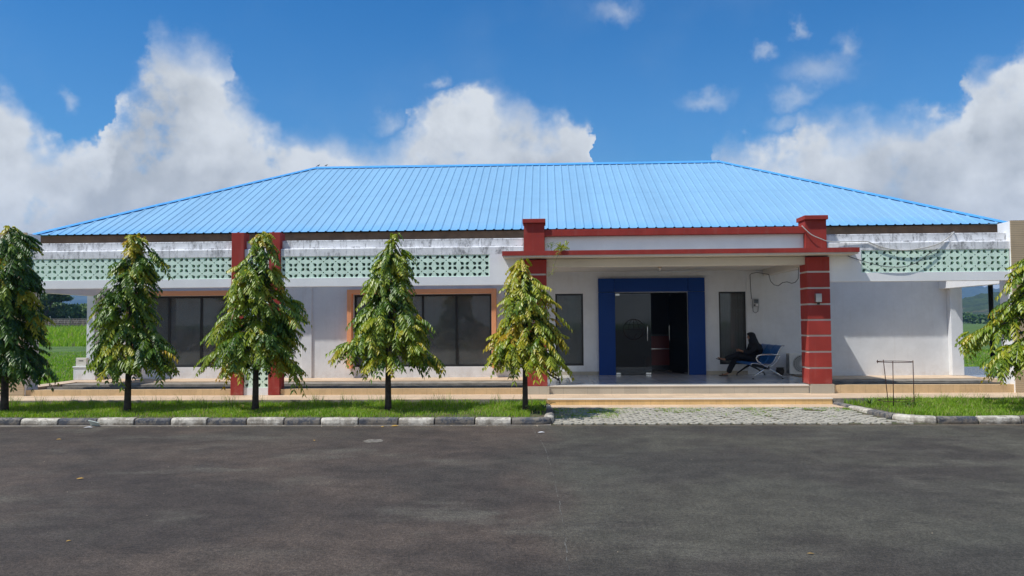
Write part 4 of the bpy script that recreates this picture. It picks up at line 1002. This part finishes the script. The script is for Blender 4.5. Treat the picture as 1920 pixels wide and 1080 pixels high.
for s, pts in ((-1, [((6.02, 23.19, 1.34), .06), ((5.93, 23.13, 1.20), .05), ((5.83, 23.12, 1.10), .044), ((5.70, 23.18, 1.12), .036), ((5.60, 23.24, 1.155), .028), ((5.565, 23.26, 1.165), (.032, .018)), ((5.53, 23.275, 1.175), (.034, .014))]),
               (1, [((6.00, 23.47, 1.34), .06), ((5.92, 23.52, 1.20), .05), ((5.82, 23.52, 1.10), .044), ((5.70, 23.44, 1.12), .036), ((5.60, 23.36, 1.15), .028), ((5.565, 23.345, 1.16), (.032, .018)), ((5.53, 23.33, 1.17), (.034, .014))])):
    w_ = ch(sp, pts); wr.append(w_)
    c = V[w_]
    for q in range(4):
        dz = .024-.016*q; ln = (.062, .072, .068, .052)[q]; yy = c[1]+s*.006
        ch(w_, [((c[0]-.02, yy-s*.002*q, c[2]+dz), .0085), ((c[0]-.02-ln*.5, yy-s*.020, c[2]+dz+.004), .008), ((c[0]-.02-ln*.72, yy-s*.040, c[2]+dz+.002), .0065)])
    ch(w_-1, [((c[0]+.015, c[1]-s*.012, c[2]+.03), .0105), ((c[0]-.012, c[1]-s*.03, c[2]+.042), .009)])
ch(pel, [((5.92, 23.27, .965), .09), ((5.70, 23.29, 1.01), .075), ((5.49, 23.33, 1.045), .058), ((5.36, 23.32, 1.00), .054), ((5.20, 23.30, .945), .042), ((5.12, 23.29, .915), .032), ((5.05, 23.285, .925), .030), ((4.97, 23.28, .955), (.036, .020)), ((4.92, 23.28, .975), (.03, .012))])
ch(pel, [((5.92, 23.43, .95), .09), ((5.70, 23.43, .95), .075), ((5.47, 23.43, .93), .058), ((5.40, 23.43, .82), .054), ((5.31, 23.43, .64), .042), ((5.25, 23.43, .52), .032), ((5.20, 23.43, .485), .030), ((5.10, 23.43, .475), (.036, .018)), ((5.04, 23.43, .468), (.03, .010))])
body = skinned('body', m_skin, per, V, E_, Rd, 2, 0, PO)
def ell(mb, c, r3, n=12, m_=8, f=None):
    o = len(mb.v)
    for i in range(m_+1):
        ph = math.pi*i/m_
        for k in range(n):
            th = 2*math.pi*k/n; v = Vector((r3[0]*math.sin(ph)*math.cos(th), r3[1]*math.sin(ph)*math.sin(th), r3[2]*math.cos(ph)))
            if f: v = f(v)
            mb.v.append(tuple(Vector(c)+v))
    for i in range(m_):
        for k in range(n): mb.f.append((o+i*n+k, o+i*n+(k+1) % n, o+(i+1)*n+(k+1) % n, o+(i+1)*n+k))
    return mb
# face features (bowed towards the phone)
fc_ = Vector((5.79, 23.30, 1.545))
for s in (-1, 1): ell(MB(), fc_+Vector((.008, s*.030, .018)), (.010, .014, .008)).build('eye', m_cloth, per, smooth=True)
MB().tube([fc_+Vector((.004, 0, .02)), fc_+Vector((-.020, 0, -.012)), fc_+Vector((-.004, 0, -.022))], [.007, .012, .010], 8).build('nose', m_skin, per, smooth=True)
ell(MB(), fc_+Vector((.006, 0, -.045)), (.008, .022, .006)).build('mouth', m_mark, per, smooth=True)
# headscarf: hood with an opening for the face, and a cape over the shoulders
hs = MB(); rings = []
axis_pts = [((5.885, 1.695), .03), ((5.885, 1.68), .085), ((5.888, 1.64), .122), ((5.89, 1.58), .136), ((5.91, 1.51), .134), ((5.935, 1.455), .132), ((5.96, 1.40), .15), ((5.99, 1.34), .175), ((6.0, 1.27), .20), ((6.01, 1.20), .205)]
N_ = 20
for (cx_, cz_), r_ in axis_pts:
    row = []
    for k in range(N_):
        a = 2*math.pi*k/N_; ca, sa = math.cos(a), math.sin(a); rr_ = r_*(1.12 if cz_ < 1.56 else 1.04)*(1+.03*math.sin(5*a+cz_*20))
        x_ = cx_+ca*rr_*(1.0 if ca > 0 else .95)*(.8 if cz_ < 1.42 else 1); y_ = 23.31+sa*rr_*(1.18 if cz_ < 1.42 else .92)
        if ca < -.6 and 1.50 < cz_ < 1.61: x_ = cx_-.072     # face opening is set back
        row.append((x_, y_, cz_-.10*max(0, -ca)*(cz_ < 1.36)))
    rings.append(row)
for row in rings: hs.v += row
for i in range(len(rings)-1):
    for k in range(N_): hs.f.append((i*N_+k, i*N_+(k+1) % N_, (i+1)*N_+(k+1) % N_, (i+1)*N_+k))
hs.f.append(tuple(range(N_)))
hso = hs.build('headscarf', m_cloth, per, smooth=True); q_ = hso.modifiers.new('sub', 'SUBSURF'); q_.levels = q_.render_levels = 1
# jacket and trousers, grown round the same skeleton
J = [((6.02, 23.35, .98), (.15, .17)), ((6.05, 23.35, 1.12), (.135, .155)), ((6.06, 23.34, 1.24), (.14, .165)), ((6.02, 23.33, 1.37), (.11, .12)),
     ((6.02, 23.18, 1.34), .078), ((5.93, 23.12, 1.20), .072), ((5.83, 23.11, 1.095), .066), ((5.71, 23.175, 1.115), .052), ((5.635, 23.22, 1.14), .042),
     ((6.00, 23.48, 1.34), .078), ((5.92, 23.53, 1.20), .072), ((5.82, 23.53, 1.095), .066), ((5.71, 23.445, 1.115), .052), ((5.635, 23.385, 1.135), .042)]
skinned('jacket', m_cloth, per, [j[0] for j in J], [(0, 1), (1, 2), (2, 3), (3, 4), (4, 5), (5, 6), (6, 7), (7, 8), (3, 9), (9, 10), (10, 11), (11, 12), (12, 13)], [(j[1][0]*1.22, j[1][1]*1.15) if isinstance(j[1], tuple) else j[1]*1.25 for j in J], 2, 0, PO)
K = [((6.0, 23.35, .955), .15), ((5.92, 23.26, .965), .105), ((5.70, 23.28, 1.015), .092), ((5.49, 23.32, 1.045), .078), ((5.35, 23.31, .99), .074), ((5.12, 23.295, .92), .058),
     ((5.92, 23.43, .945), .105), ((5.70, 23.43, .945), .092), ((5.46, 23.43, .92), .078), ((5.39, 23.43, .80), .076), ((5.30, 23.43, .64), .074), ((5.25, 23.43, .50), .070)]
skinned('trousers', m_cloth, per, [j[0] for j in K], [(0, 1), (1, 2), (2, 3), (3, 4), (4, 5), (0, 6), (6, 7), (7, 8), (8, 9), (9, 10), (10, 11)], [j[1]*1.2 for j in K], 2, 0, PO)
def sandal(heel, toe, up):
    h, t_ = Vector(heel), Vector(toe); d = t_-h; u = Vector(up).normalized(); sd_ = d.normalized().cross(u); m = MB()
    outline = [(0, .028), (.25, .032), (.55, .040), (.85, .038), (1.0, .014), (1.0, -.014), (.85, -.036), (.55, -.038), (.25, -.030), (0, -.026)]
    top = [tuple(h+d*a+sd_*b) for a, b in outline]; bot = [tuple(h+d*a+sd_*b-u*.020) for a, b in outline]; n = len(top)
    m.add(top+bot, [tuple(range(n)), tuple(range(n, 2*n))[::-1]]+[(i, (i+1) % n, n+(i+1) % n, n+i) for i in range(n)])
    so_ = m.build('sandal', m_sandal, per, bevel=.004)
    MB().tube([h+d*.62+sd_*.036, h+d*.62+u*.035, h+d*.62-sd_*.036], [.010, .014, .010], 6).build('strap', m_sandal, so_, smooth=True)
sandal((5.24, 23.43, .462), (4.98, 23.43, .462), (0, 0, 1))
sandal((5.10, 23.28, .885), (4.88, 23.275, .955), (.3, 0, 1))
ph_ = thing('phone', 'small dark phone held in both hands by the seated person', 'phone', (5.49, 23.30, 1.19))
MB().box(5.482, 5.490, 23.262, 23.338, 1.12, 1.26, rot=Matrix.Rotation(R(-38), 3, 'Y')).build('casing', m_black, ph_, bevel=.003)
MB().box(5.4905, 5.4912, 23.267, 23.333, 1.127, 1.253, rot=Matrix.Rotation(R(-38), 3, 'Y'), piv=(5.486, 23.30, 1.19)).build('screen', m_door_glass, ph_)

# ================================================================== WALL EQUIPMENT
ac = thing('outdoor_air_conditioner', 'pale outdoor air conditioner unit with a round fan grille on the porch floor', 'air conditioner', (7.4, 23.6, .44))
MB().box(7.02, 7.82, 23.50, 23.82, .47, 1.07).build('casing', m_acw, ac, bevel=.012)
for x_ in (7.12, 7.70): MB().box(x_-.04, x_+.04, 23.5, 23.82, .441, .4695).build('foot', m_dark, ac)
g = MB(); cxf, czf = 7.38, .77
for r_ in (.05, .10, .15, .20, .245): g.tube([(cxf+r_*math.cos(a*math.pi/18), 23.478, czf+r_*math.sin(a*math.pi/18)) for a in range(37)], .007, 4)
for a in range(28):
    q = a*math.pi/14; g.tube([(cxf+.045*math.cos(q), 23.478, czf+.045*math.sin(q)), (cxf+.15*math.cos(q+.2), 23.474, czf+.15*math.sin(q+.2)), (cxf+.248*math.cos(q+.5), 23.48, czf+.248*math.sin(q+.5))], .0055, 4)
g.build('fan_grille', m_acw, ac)
MB().tube([(cxf, 23.496, czf), (cxf, 23.4985, czf)], .255, 36).build('fan_recess', m_black, ac)
MB().tube([(cxf, 23.47, czf), (cxf, 23.495, czf)], .05, 20).build('fan_hub', m_acw, ac)
g = MB()
for k in range(16): g.box(7.012, 7.0195, 23.53, 23.79, .50+k*.034, .515+k*.034)
g.build('side_louvre', m_black, ac)
pt = thing('pot', 'dark pot beside the air conditioner unit', 'pot', (6.80, 23.68, .44))
lathe = MB(); pr = [(.08, 0), (.11, .05), (.12, .13), (.10, .19), (.115, .20), (.115, .215), (.09, .215)]
for k in range(16):
    a = k*math.pi/8
    for r_, z_ in pr: lathe.v.append((6.80+r_*math.cos(a), 23.68+r_*math.sin(a), .44+z_))
for k in range(16):
    for j in range(len(pr)-1): lathe.f.append((k*7+j, ((k+1) % 16)*7+j, ((k+1) % 16)*7+j+1, k*7+j+1))
lathe.build('bowl', m_bark, pt, smooth=True); MB().tube([(6.80, 23.68, .62), (6.80, 23.68, .635)], .09, 14).build('soil', m_soil, pt)
mt = thing('electric_meter', 'small grey electricity meter on the porch wall beside the narrow window', 'meter', (6.20, 23.95, 2.42))
MB().box(6.11, 6.29, 23.86, 23.968, 2.43, 2.67).build('casing', m_metal, mt, bevel=.008); MB().box(6.14, 6.26, 23.852, 23.8595, 2.54, 2.65).build('dial_window', m_door_glass, mt); MB().box(6.13, 6.17, 23.85, 23.8595, 2.46, 2.50).build('switch', m_black, mt); MB().box(6.20, 6.25, 23.85, 23.8595, 2.46, 2.51).build('label_plate', m_paper, mt)
tag(MB().tube([(6.12, 23.95, 2.43), (6.13, 23.95, 2.30), (6.20, 23.945, 2.25), (6.27, 23.95, 2.30), (6.28, 23.95, 2.43)], .008, 6).build('wire_loop', m_wire, smooth=True), 'short wire loop hanging below the electricity meter', 'wire')
wa = MB().tube([(6.09, 23.955, 2.67), (6.07, 23.955, 3.05), (6.06, 23.955, 3.38), (6.10, 23.93, 3.42), (6.22, 23.80, 3.44), (6.36, 23.7, 3.41), (6.43, 23.3, 3.35)], .008, 6)
wa.tube([(6.43, 23.3, 3.35), (6.42, 23.1, 3.15), (6.43, 22.8, 3.03), (6.435, 22.4, 2.98), (6.437, 22.0, 3.05), (6.437, 21.6, 3.05), (6.437, 21.2, 2.99), (6.437, 20.9, 3.0), (6.437, 20.65, 3.08), (6.437, 20.6, 3.36)], .009, 6)
tag(wa.build('wire', m_wire, smooth=True), 'thin dark wire sagging below the porch ceiling to the meter', 'wire')
lm = thing('wall_lamp', 'grey box lamp fixed high on the right striped pillar', 'lamp', (6.67, 19.95, 2.42))
MB().box(6.60, 6.74, 19.82, 19.945, 2.46, 2.67).build('housing', m_metal, lm, bevel=.008); MB().tube([(6.67, 19.88, 2.40), (6.67, 19.88, 2.46)], [.03, .04], 12).build('lamp_base', m_dark, lm)
cl = thing('ceiling_lamp', 'small yellowish lamp holder under the porch ceiling above the door', 'lamp', (3.13, 22.0, 3.525))
MB().tube([(3.13, 22, 3.524), (3.13, 22, 3.49)], [.07, .05], 14).build('holder', m_tan, cl, smooth=True); MB().tube([(3.13, 22, 3.489), (3.13, 22, 3.44), (3.13, 22, 3.41)], [.02, .032, .012], 12).build('bulb', m_paper, cl, smooth=True)
# loose cables over the right parapet
def cable(pts, r_, m, label, nm='cable'):
    P = [Vector(p) for p in pts]; out = []
    for i in range(len(P)-1):
        p0, p1, p2, p3 = P[max(i-1, 0)], P[i], P[i+1], P[min(i+2, len(P)-1)]
        for k in range(6):
            t = k/6; out.append(.5*((2*p1)+(p2-p0)*t+(2*p0-5*p1+4*p2-p3)*t*t+(3*p1-p0-3*p2+p3)*t**3))
    out.append(P[-1]); return tag(MB().tube(out, r_, 6).build(nm, m, smooth=True), label, 'cable')
cable([(6.33, 19.93, 4.35), (6.42, 19.90, 4.24), (6.55, 19.89, 4.12), (6.74, 19.89, 4.03), (6.97, 19.93, 3.955), (7.3, 19.96, 3.945), (7.9, 19.97, 3.95)], .013, m_cable, 'pale cable hanging across the block on top of the right striped pillar')
cable([(7.9, 19.97, 3.96), (8.35, 19.96, 3.78), (8.85, 19.95, 3.72), (9.4, 19.95, 3.80), (9.75, 19.97, 3.93), (10.05, 20.05, 4.15), (10.1, 20.3, 4.16)], .013, m_cable, 'pale cable curving up over the mint screen to the parapet top')
cable([(7.44, 19.97, 3.60), (7.55, 19.96, 3.55), (7.9, 19.95, 3.43), (8.3, 19.95, 3.33), (8.75, 19.95, 3.31), (9.1, 19.95, 3.42), (9.35, 19.95, 3.60), (9.6, 19.96, 3.75)], .009, m_wire, 'thin dark cable sagging across the right mint screen')

# ================================================================== WIRE GUARD
gd = thing('tree_guard', 'rusty wire plant guard with a round top ring on the right bed', 'plant guard', (7.6, 17.8, .12))
cgx, cgy, gr = 7.60, 17.85, .33
MB().tube([(cgx+gr*1.1*math.cos(a*math.pi/16), cgy+gr*math.sin(a*math.pi/16), 1.10) for a in range(33)], .008, 6, cap=False).build('top_ring', m_rust, gd, smooth=True)
MB().tube([(cgx+gr*1.1*math.cos(a*math.pi/16), cgy+gr*math.sin(a*math.pi/16), .26) for a in range(33)], .008, 6, cap=False).build('lower_ring', m_rust, gd, smooth=True)
for (x_, y_, xb) in ((cgx-.16, cgy-.28, cgx-.17), (cgx-.12, cgy+.30, cgx-.03), (cgx+.345, cgy-.1, cgx+.345), (cgx-.36, cgy+.02, None)):
    if xb is None: MB().tube([(x_, y_, 1.07), (x_, y_, 1.14)], .009, 6).build('rod_stub', m_rust, gd)
    else: MB().tube([(x_, y_, 1.13), (xb, y_, .08)], .009, 6).build('rod', m_rust, gd, smooth=True)

# ================================================================== SMALL LITTER
def flat_leaf(x, y, z, s, a, m, label, nm='fallen_leaf', cat='leaf', tilt=.2):
    pts = [(-.5, 0, 0), (-.25, .16, .05), (.1, .2, .08), (.5, 0, .02), (.1, -.2, .09), (-.25, -.16, .05)]
    M_ = Matrix.Rotation(a, 3, 'Z') @ Matrix.Rotation(tilt, 3, 'X'); vs = [Vector((x, y, z))+M_@(Vector(p)*s) for p in pts]
    vs = vs+[v-Vector((0, 0, .0015)) for v in vs]; n = 6
    return tag(MB().add(vs, [tuple(range(6)), tuple(range(6, 12))[::-1]]+[(i, (i+1) % 6, 6+(i+1) % 6, 6+i) for i in range(6)]).build(nm, m), label, cat)
tag(MB().box(-9.14, -8.90, 15.64, 15.78, .05, .062, rot=Matrix.Rotation(R(-48), 3, 'X') @ Matrix.Rotation(R(14), 3, 'Y')).build('tile_piece', m_rock, bevel=.004), 'pale green piece of tile leaning on the left kerb', 'tile')
flat_leaf(-2.96, 15.60, .012, .16, .3, m_deadleaf, 'large yellow leaf lying at the kerb foot below the four pane window')
flat_leaf(-3.18, 15.50, .012, .10, 1.3, m_deadleaf, 'small orange leaf next to the large yellow leaf at the kerb')
flat_leaf(-8.60, 13.86, .012, .09, .1, m_deadleaf, 'orange leaf on the far left of the road')
flat_leaf(-6.10, 10.31, .012, .09, .5, m_deadleaf, 'brown leaf on the road left of the middle')
flat_leaf(-4.45, 7.35, .010, .045, .9, m_deadleaf, 'orange leaf in the lower left of the road', tilt=.1)
flat_leaf(-4.95, 6.7, .010, .06, 2.1, m_deadleaf, 'yellow leaf near the bottom left corner of the road', tilt=.1)
flat_leaf(-4.0, 13.7, .012, .09, 2.1, m_deadleaf, 'small yellow leaf on the road near the drain patch')
flat_leaf(-.10, 14.66, .012, .13, .1, m_paper, 'white scrap of paper on the road before the kerb corner', 'paper_scrap', 'paper', .1)
flat_leaf(-9.0, 15.45, .012, .18, .1, m_paper, 'flat white scrap of paper under the piece of tile', 'paper_scrap', 'paper', .05)
flat_leaf(2.25, 7.05, .010, .06, 3.0, m_deadleaf, 'straw coloured leaf near the bottom of the road right of the seam', tilt=.1)
rk = random.Random(8)
lit = MB()
for i in range(260):
    if i < 150: x_, y_ = rk.uniform(-12, .1), 15.68-abs(rk.gauss(0, .10)); s_ = rk.uniform(.006, .02)
    elif i < 190: x_, y_ = rk.uniform(-.4, .5), rk.uniform(15.6, 18); s_ = rk.uniform(.01, .03)
    else: x_, y_ = rk.uniform(-10, 10), rk.uniform(6, 15); s_ = rk.uniform(.004, .010)
    a = rk.uniform(0, 3); z_ = .013 if y_ < 15.8 else .10
    p = [(x_+s_*math.cos(a+k*1.57)*rk.uniform(.6, 1.2), y_+s_*math.sin(a+k*1.57)*rk.uniform(.5, 1), z_) for k in range(4)]
    lit.add(p+[(x_, y_, z_+s_*.7)], [(0, 1, 4), (1, 2, 4), (2, 3, 4), (3, 0, 4)])
tag(lit.build('gravel', mat('gravel_litter', (.30, .24, .17), .9, var=.5, vscale=9)), 'scattered bits of gravel and dry leaf along the kerb and on the road', 'gravel', kind='stuff')
sm = MB(); pts = [(-.30, 15.6), (-.03, 12.92), (.03, 11.6), (.095, 10.3), (.13, 9.2), (.151, 8.12), (.171, 6.46), (.21, 3)]
rk2 = random.Random(2)
for (a, b) in zip(pts, pts[1:]):
    n = int((a[1]-b[1])/.12)+1
    for k in range(n):
        if rk2.random() < .4: continue
        t0, t1 = k/n, (k+1)/n; x0, y0 = a[0]+(b[0]-a[0])*t0, a[1]+(b[1]-a[1])*t0; x1, y1 = a[0]+(b[0]-a[0])*t1, a[1]+(b[1]-a[1])*t1; w_ = rk2.uniform(.002, .006); j = rk2.uniform(-.008, .008)
        sm.add([(x0-w_+j, y0, .004), (x0+w_+j, y0, .004), (x1+w_+j, y1, .004), (x1-w_+j, y1, .004)], [(0, 1, 2, 3)])
struct('road_seam', sm, mat('pale_seam_mortar', (.125, .117, .10), .9, var=.4, vscale=8), 'thin broken pale seam running along the asphalt')
MB_ = MB(); n = 18; MB_.add([(-2.97+.17*math.cos(2*math.pi*k/n)*(1+.15*math.sin(3*k)), 13.69+.20*math.sin(2*math.pi*k/n)*(1+.2*math.cos(2*k)), .004) for k in range(n)], [tuple(range(n))])
struct('road_patch', MB_, mat('pale_patch', (.17, .15, .12), .9, var=.5, vscale=14), 'small pale worn patch in the asphalt')

# ================================================================== BIRDS ON THE RIDGE
m_bird = mat('dark_feathers', (.03, .028, .026), .8, var=.1)
for (x_, lab) in ((-8.55, 'tiny dark bird perched at the left end of the roof ridge'), (-8.25, 'tiny dark bird perched on the ridge just right of the first bird')):
    b = thing('bird', lab, 'bird', (x_, 29.7, 7.975), 'birds on the ridge'); b.scale = (.55, .55, .55); o_ = Vector((x_, 29.7, 7.975))
    bm_ = MB().tube([o_+Vector(p) for p in ((-.11, 0, .03), (-.05, 0, .05), (0, 0, .065), (.05, 0, .085), (.075, 0, .115), (.10, 0, .125), (.125, 0, .12))], [.006, .022, .034, .034, .024, .018, .003], 8)
    bm_.tube([o_+Vector((.0, .01, -.0)), o_+Vector((.0, .01, .05))], .004, 4); bm_.tube([o_+Vector((.0, -.01, -.0)), o_+Vector((.0, -.01, .05))], .004, 4)
    bm_.build('body', m_bird, b, smooth=True)
    MB().tube([o_+Vector((-.07, .028, .05)), o_+Vector((.0, .036, .07)), o_+Vector((.04, .03, .08))], [.004, .014, .008], 6).build('wing', m_bird, b, smooth=True)

# ================================================================== FAR BACKGROUND
def far_tree(x, y, blobs, seed, label, h0, dens=900, leaf=.42, flat=False):
    rg = np.random.default_rng(seed); z0 = float(lawn_h(np.array([x]), np.array([y]))[0])
    t = thing('broadleaf_tree', label, 'tree', (x, y, z0), 'trees beyond the left fence')
    MB().tube([(x, y, z0-.2), (x+.1, y, z0+h0*.5), (x, y, z0+h0)], [.28, .22, .14], 8).build('trunk', m_bark, t, smooth=True)
    V = []; T = []
    for (bx, by, bz, rx, ry, rz) in blobs:
        MB().tube([(x, y, z0+h0*.7), (x+bx*.6, y+by*.5, z0+bz*.8), (x+bx, y+by, z0+bz)], [.12, .08, .03], 5).build('limb', m_bark, t)
        n = int(dens*rx*rz/2.2); u = rg.normal(size=(n, 3)); u /= np.linalg.norm(u, axis=1, keepdims=True); rad = rg.uniform(.55, 1.05, (n, 1))
        c = np.array([x+bx, y+by, z0+bz])+u*rad*np.array([rx, ry, rz]); a = rg.normal(size=(n, 3)); a /= np.linalg.norm(a, axis=1, keepdims=True); b = np.cross(a, u); b /= np.linalg.norm(b, axis=1, keepdims=True)+1e-9
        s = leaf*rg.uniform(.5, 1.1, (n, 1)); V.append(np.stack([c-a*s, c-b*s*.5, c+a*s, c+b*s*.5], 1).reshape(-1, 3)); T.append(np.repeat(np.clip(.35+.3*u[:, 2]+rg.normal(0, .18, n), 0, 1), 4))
    V = np.concatenate(V); f = np.arange(len(V)).reshape(-1, 4); npmesh('crown', V, f, m_farleaf, np.concatenate(T), t)
far_tree(-88.5, 138, [(-2.6, 0, 5.2, 3.2, 3, .8), (1.0, 1, 6.0, 3.0, 3, .7), (3, -1, 6.9, 2.2, 2, .5)], 31, 'flat topped spreading tree above the fence at the far left', 3.6)
far_tree(-97, 141, [(0, 0, 3.8, 4.5, 3, 2.2), (4, 0, 3.2, 3.6, 3, 1.6)], 32, 'dense round tree left of the flat topped tree beyond the fence', 2)
far_tree(-84, 146, [(0, 0, 3.2, 4.2, 3, 1.9), (4, 0, 3.4, 3.2, 3, 1.8)], 33, 'broad dark tree right of the flat topped tree beyond the fence', 2)
far_tree(-77, 150, [(0, 0, 3.3, 4.2, 3, 2.0), (4.5, 0, 3.4, 3.6, 3, 1.8)], 34, 'dense tree partly behind the left wall column beyond the fence', 2)
far_tree(-107, 146, [(0, 0, 4.8, 4.6, 3, 3.2), (5, 0, 3.2, 3.2, 3, 2.)], 35, 'tall rounded tree partly behind the first weeping tree', 2.4)
far_tree(-91.5, 143, [(0, 0, 3.6, 4.4, 3, 1.9), (3, 0, 3.2, 3.6, 3, 1.7)], 36, 'mid green bushy tree under the flat topped tree beyond the fence', 2)
far_tree(-80.5, 140, [(0, 0, 3.1, 3.6, 3, 1.6), (-3.4, 0, 3.3, 3.2, 3, 1.5)], 37, 'low bushy tree nearest the left wall column beyond the fence', 2)
# dry brush under the trees
def s_br(rg, n): y = rg.uniform(124, 132, n); return y*(-.70+rg.uniform(-.10, .12, n)), y
m_brush = leafmat('dry_brush', [(0, (.09, .08, .05)), (.5, (.24, .19, .14)), (1, (.36, .29, .22))], .1, .8)
blades('brush', 16000, s_br, lambda x, y, rg: rg.uniform(.8, 2.1, len(x)), m_brush, 41, 'grey brown dry brush behind the far left fence', 'brush', .16, .4, lawn_h, (.5, .2))
fn_ = thing('wire_fence', 'thin wire fence with posts across the far left field', 'fence', (-80, 120, 1.1))
for i in range(20):
    x_ = -106+i*3.0; z0 = float(lawn_h(np.array([x_]), np.array([120.]))[0])
    MB().tube([(x_, 120, z0-.1), (x_, 120, z0+2.1), (x_, 119.7, z0+2.4)], .06, 6).build('post', m_metal, fn_, smooth=True)
m_fw = mat('fence_wire', (.20, .20, .20), .6, .5, var=0)
g = MB(); zf = lambda x_: float(lawn_h(np.array([x_]), np.array([120.]))[0])
for k in range(8): g.tube([(-106+57*j/19, 120, zf(-106+57*j/19)+.1+k*.28) for j in range(20)], .014, 4)
for j in range(190):
    x_ = -106+j*.3
    g.tube([(x_, 120.0, zf(x_)+.1), (x_+.9, 120.0, zf(x_)+2.05)], .008, 3); g.tube([(x_+.9, 120.02, zf(x_)+.1), (x_, 120.02, zf(x_)+2.05)], .008, 3)
g.build('wire_mesh', m_fw, fn_)
# hills and mountain
def azgrid(name, a0, a1, na, r0, r1, nr, fn, m, label):
    A, Q = np.meshgrid(np.linspace(R(a0), R(a1), na), np.linspace(0, 1, nr)); Rr = r0+(r1-r0)*Q
    Z = fn(A, Q); v = np.stack([(np.sin(A)*Rr).ravel(), (np.cos(A)*Rr).ravel(), Z.ravel()], 1)
    i = (np.arange(na-1)[None, :]+np.arange(nr-1)[:, None]*na).ravel(); f = np.stack([i, i+1, i+1+na, i+na], 1)
    return tag(npmesh(name, v, f, m, smooth=True), label, name.replace('_', ' '), kind='structure')
def fb(a, b, s, sd): return vnoise(a, b, s, sd)*.5+vnoise(a, b, s*.5, sd+1)*.25+vnoise(a, b, s*.25, sd+2)*.15+vnoise(a, b, s*.1, sd+3)*.1
def hill_f(A, Q):
    d = np.degrees(A); base = np.interp(d, [10, 20, 26, 28, 30, 34, 45, 60], [2, 4, 13, 23, 27, 34, 38, 30])
    s = np.clip(Q/.85, 0, 1); s = s*s*(3-2*s); return -1.+base*s+fb(d, Q*8, .9, 51)*7*s-3*s+fb(d, Q*8, .12, 57)*3.0*s-2*np.clip((Q-.9)*10, 0, 1)
azgrid('hill', 10, 62, 420, 430, 900, 44, hill_f, m_hill, 'wooded green hill with bare earth patches behind the right end')
def mount_f(A, Q):
    d = np.degrees(A); base = 118+40*fb(d, d*0, 7, 61)+np.where(d > 20, 12, 0); s = np.clip(Q, 0, 1)**.8
    return -2+base*s*(.55+.45*fb(d, Q*6, 1.6, 63))+fb(d, Q*6, .4, 65)*12*s
azgrid('mountain', -62, 62, 520, 2400, 3200, 40, mount_f, m_mount, 'far blue mountain range behind the field')
rg_ = np.random.default_rng(77)
# low dark tree belt at the foot of the hill
n = 9000; a_ = np.radians(rg_.uniform(22, 36, n)); r_ = rg_.uniform(385, 425, n); c = np.stack([np.sin(a_)*r_, np.cos(a_)*r_, rg_.uniform(-1, 1, n)**2*3.2+.2+1.5*vnoise(np.degrees(a_), a_*0, .35, 5)], 1)
u = rg_.normal(size=(n, 3)); u /= np.linalg.norm(u, axis=1, keepdims=True); b = np.cross(u, rg_.normal(size=(n, 3))); b /= np.linalg.norm(b, axis=1, keepdims=True); s = rg_.uniform(.5, 1.3, (n, 1))
V = np.stack([c-u*s, c-b*s*.7, c+u*s, c+b*s*.7], 1).reshape(-1, 3)
o = npmesh('far_woods', V, np.arange(len(V)).reshape(-1, 4), m_farleaf, np.repeat(rg_.uniform(0, .8, n), 4)); tag(o, 'far belt of dark trees at the foot of the right hill', 'woods', kind='stuff')

# ================================================================== HAZE
hz = MB().box(-3700, 3700, -450, 3700, -8, 190)
m_haze = bpy.data.materials.new('haze_air'); m_haze.use_nodes = True; t = NT(m_haze.node_tree); t.n.remove(t.n['Principled BSDF'])
pv = t.new('ShaderNodeVolumePrincipled'); pv.inputs['Color'].default_value = (.27, .52, 1., 1); pv.inputs['Density'].default_value = HAZE
t.l.new(pv.outputs[0], t.n['Material Output'].inputs['Volume'])
if HAZE > 0:
    ho = hz.build('haze', m_haze); tag(ho, 'thin even blue haze filling the air to the mountains', 'haze', kind='stuff')
for o in bpy.data.objects:
    if '_o' in o: del o['_o']
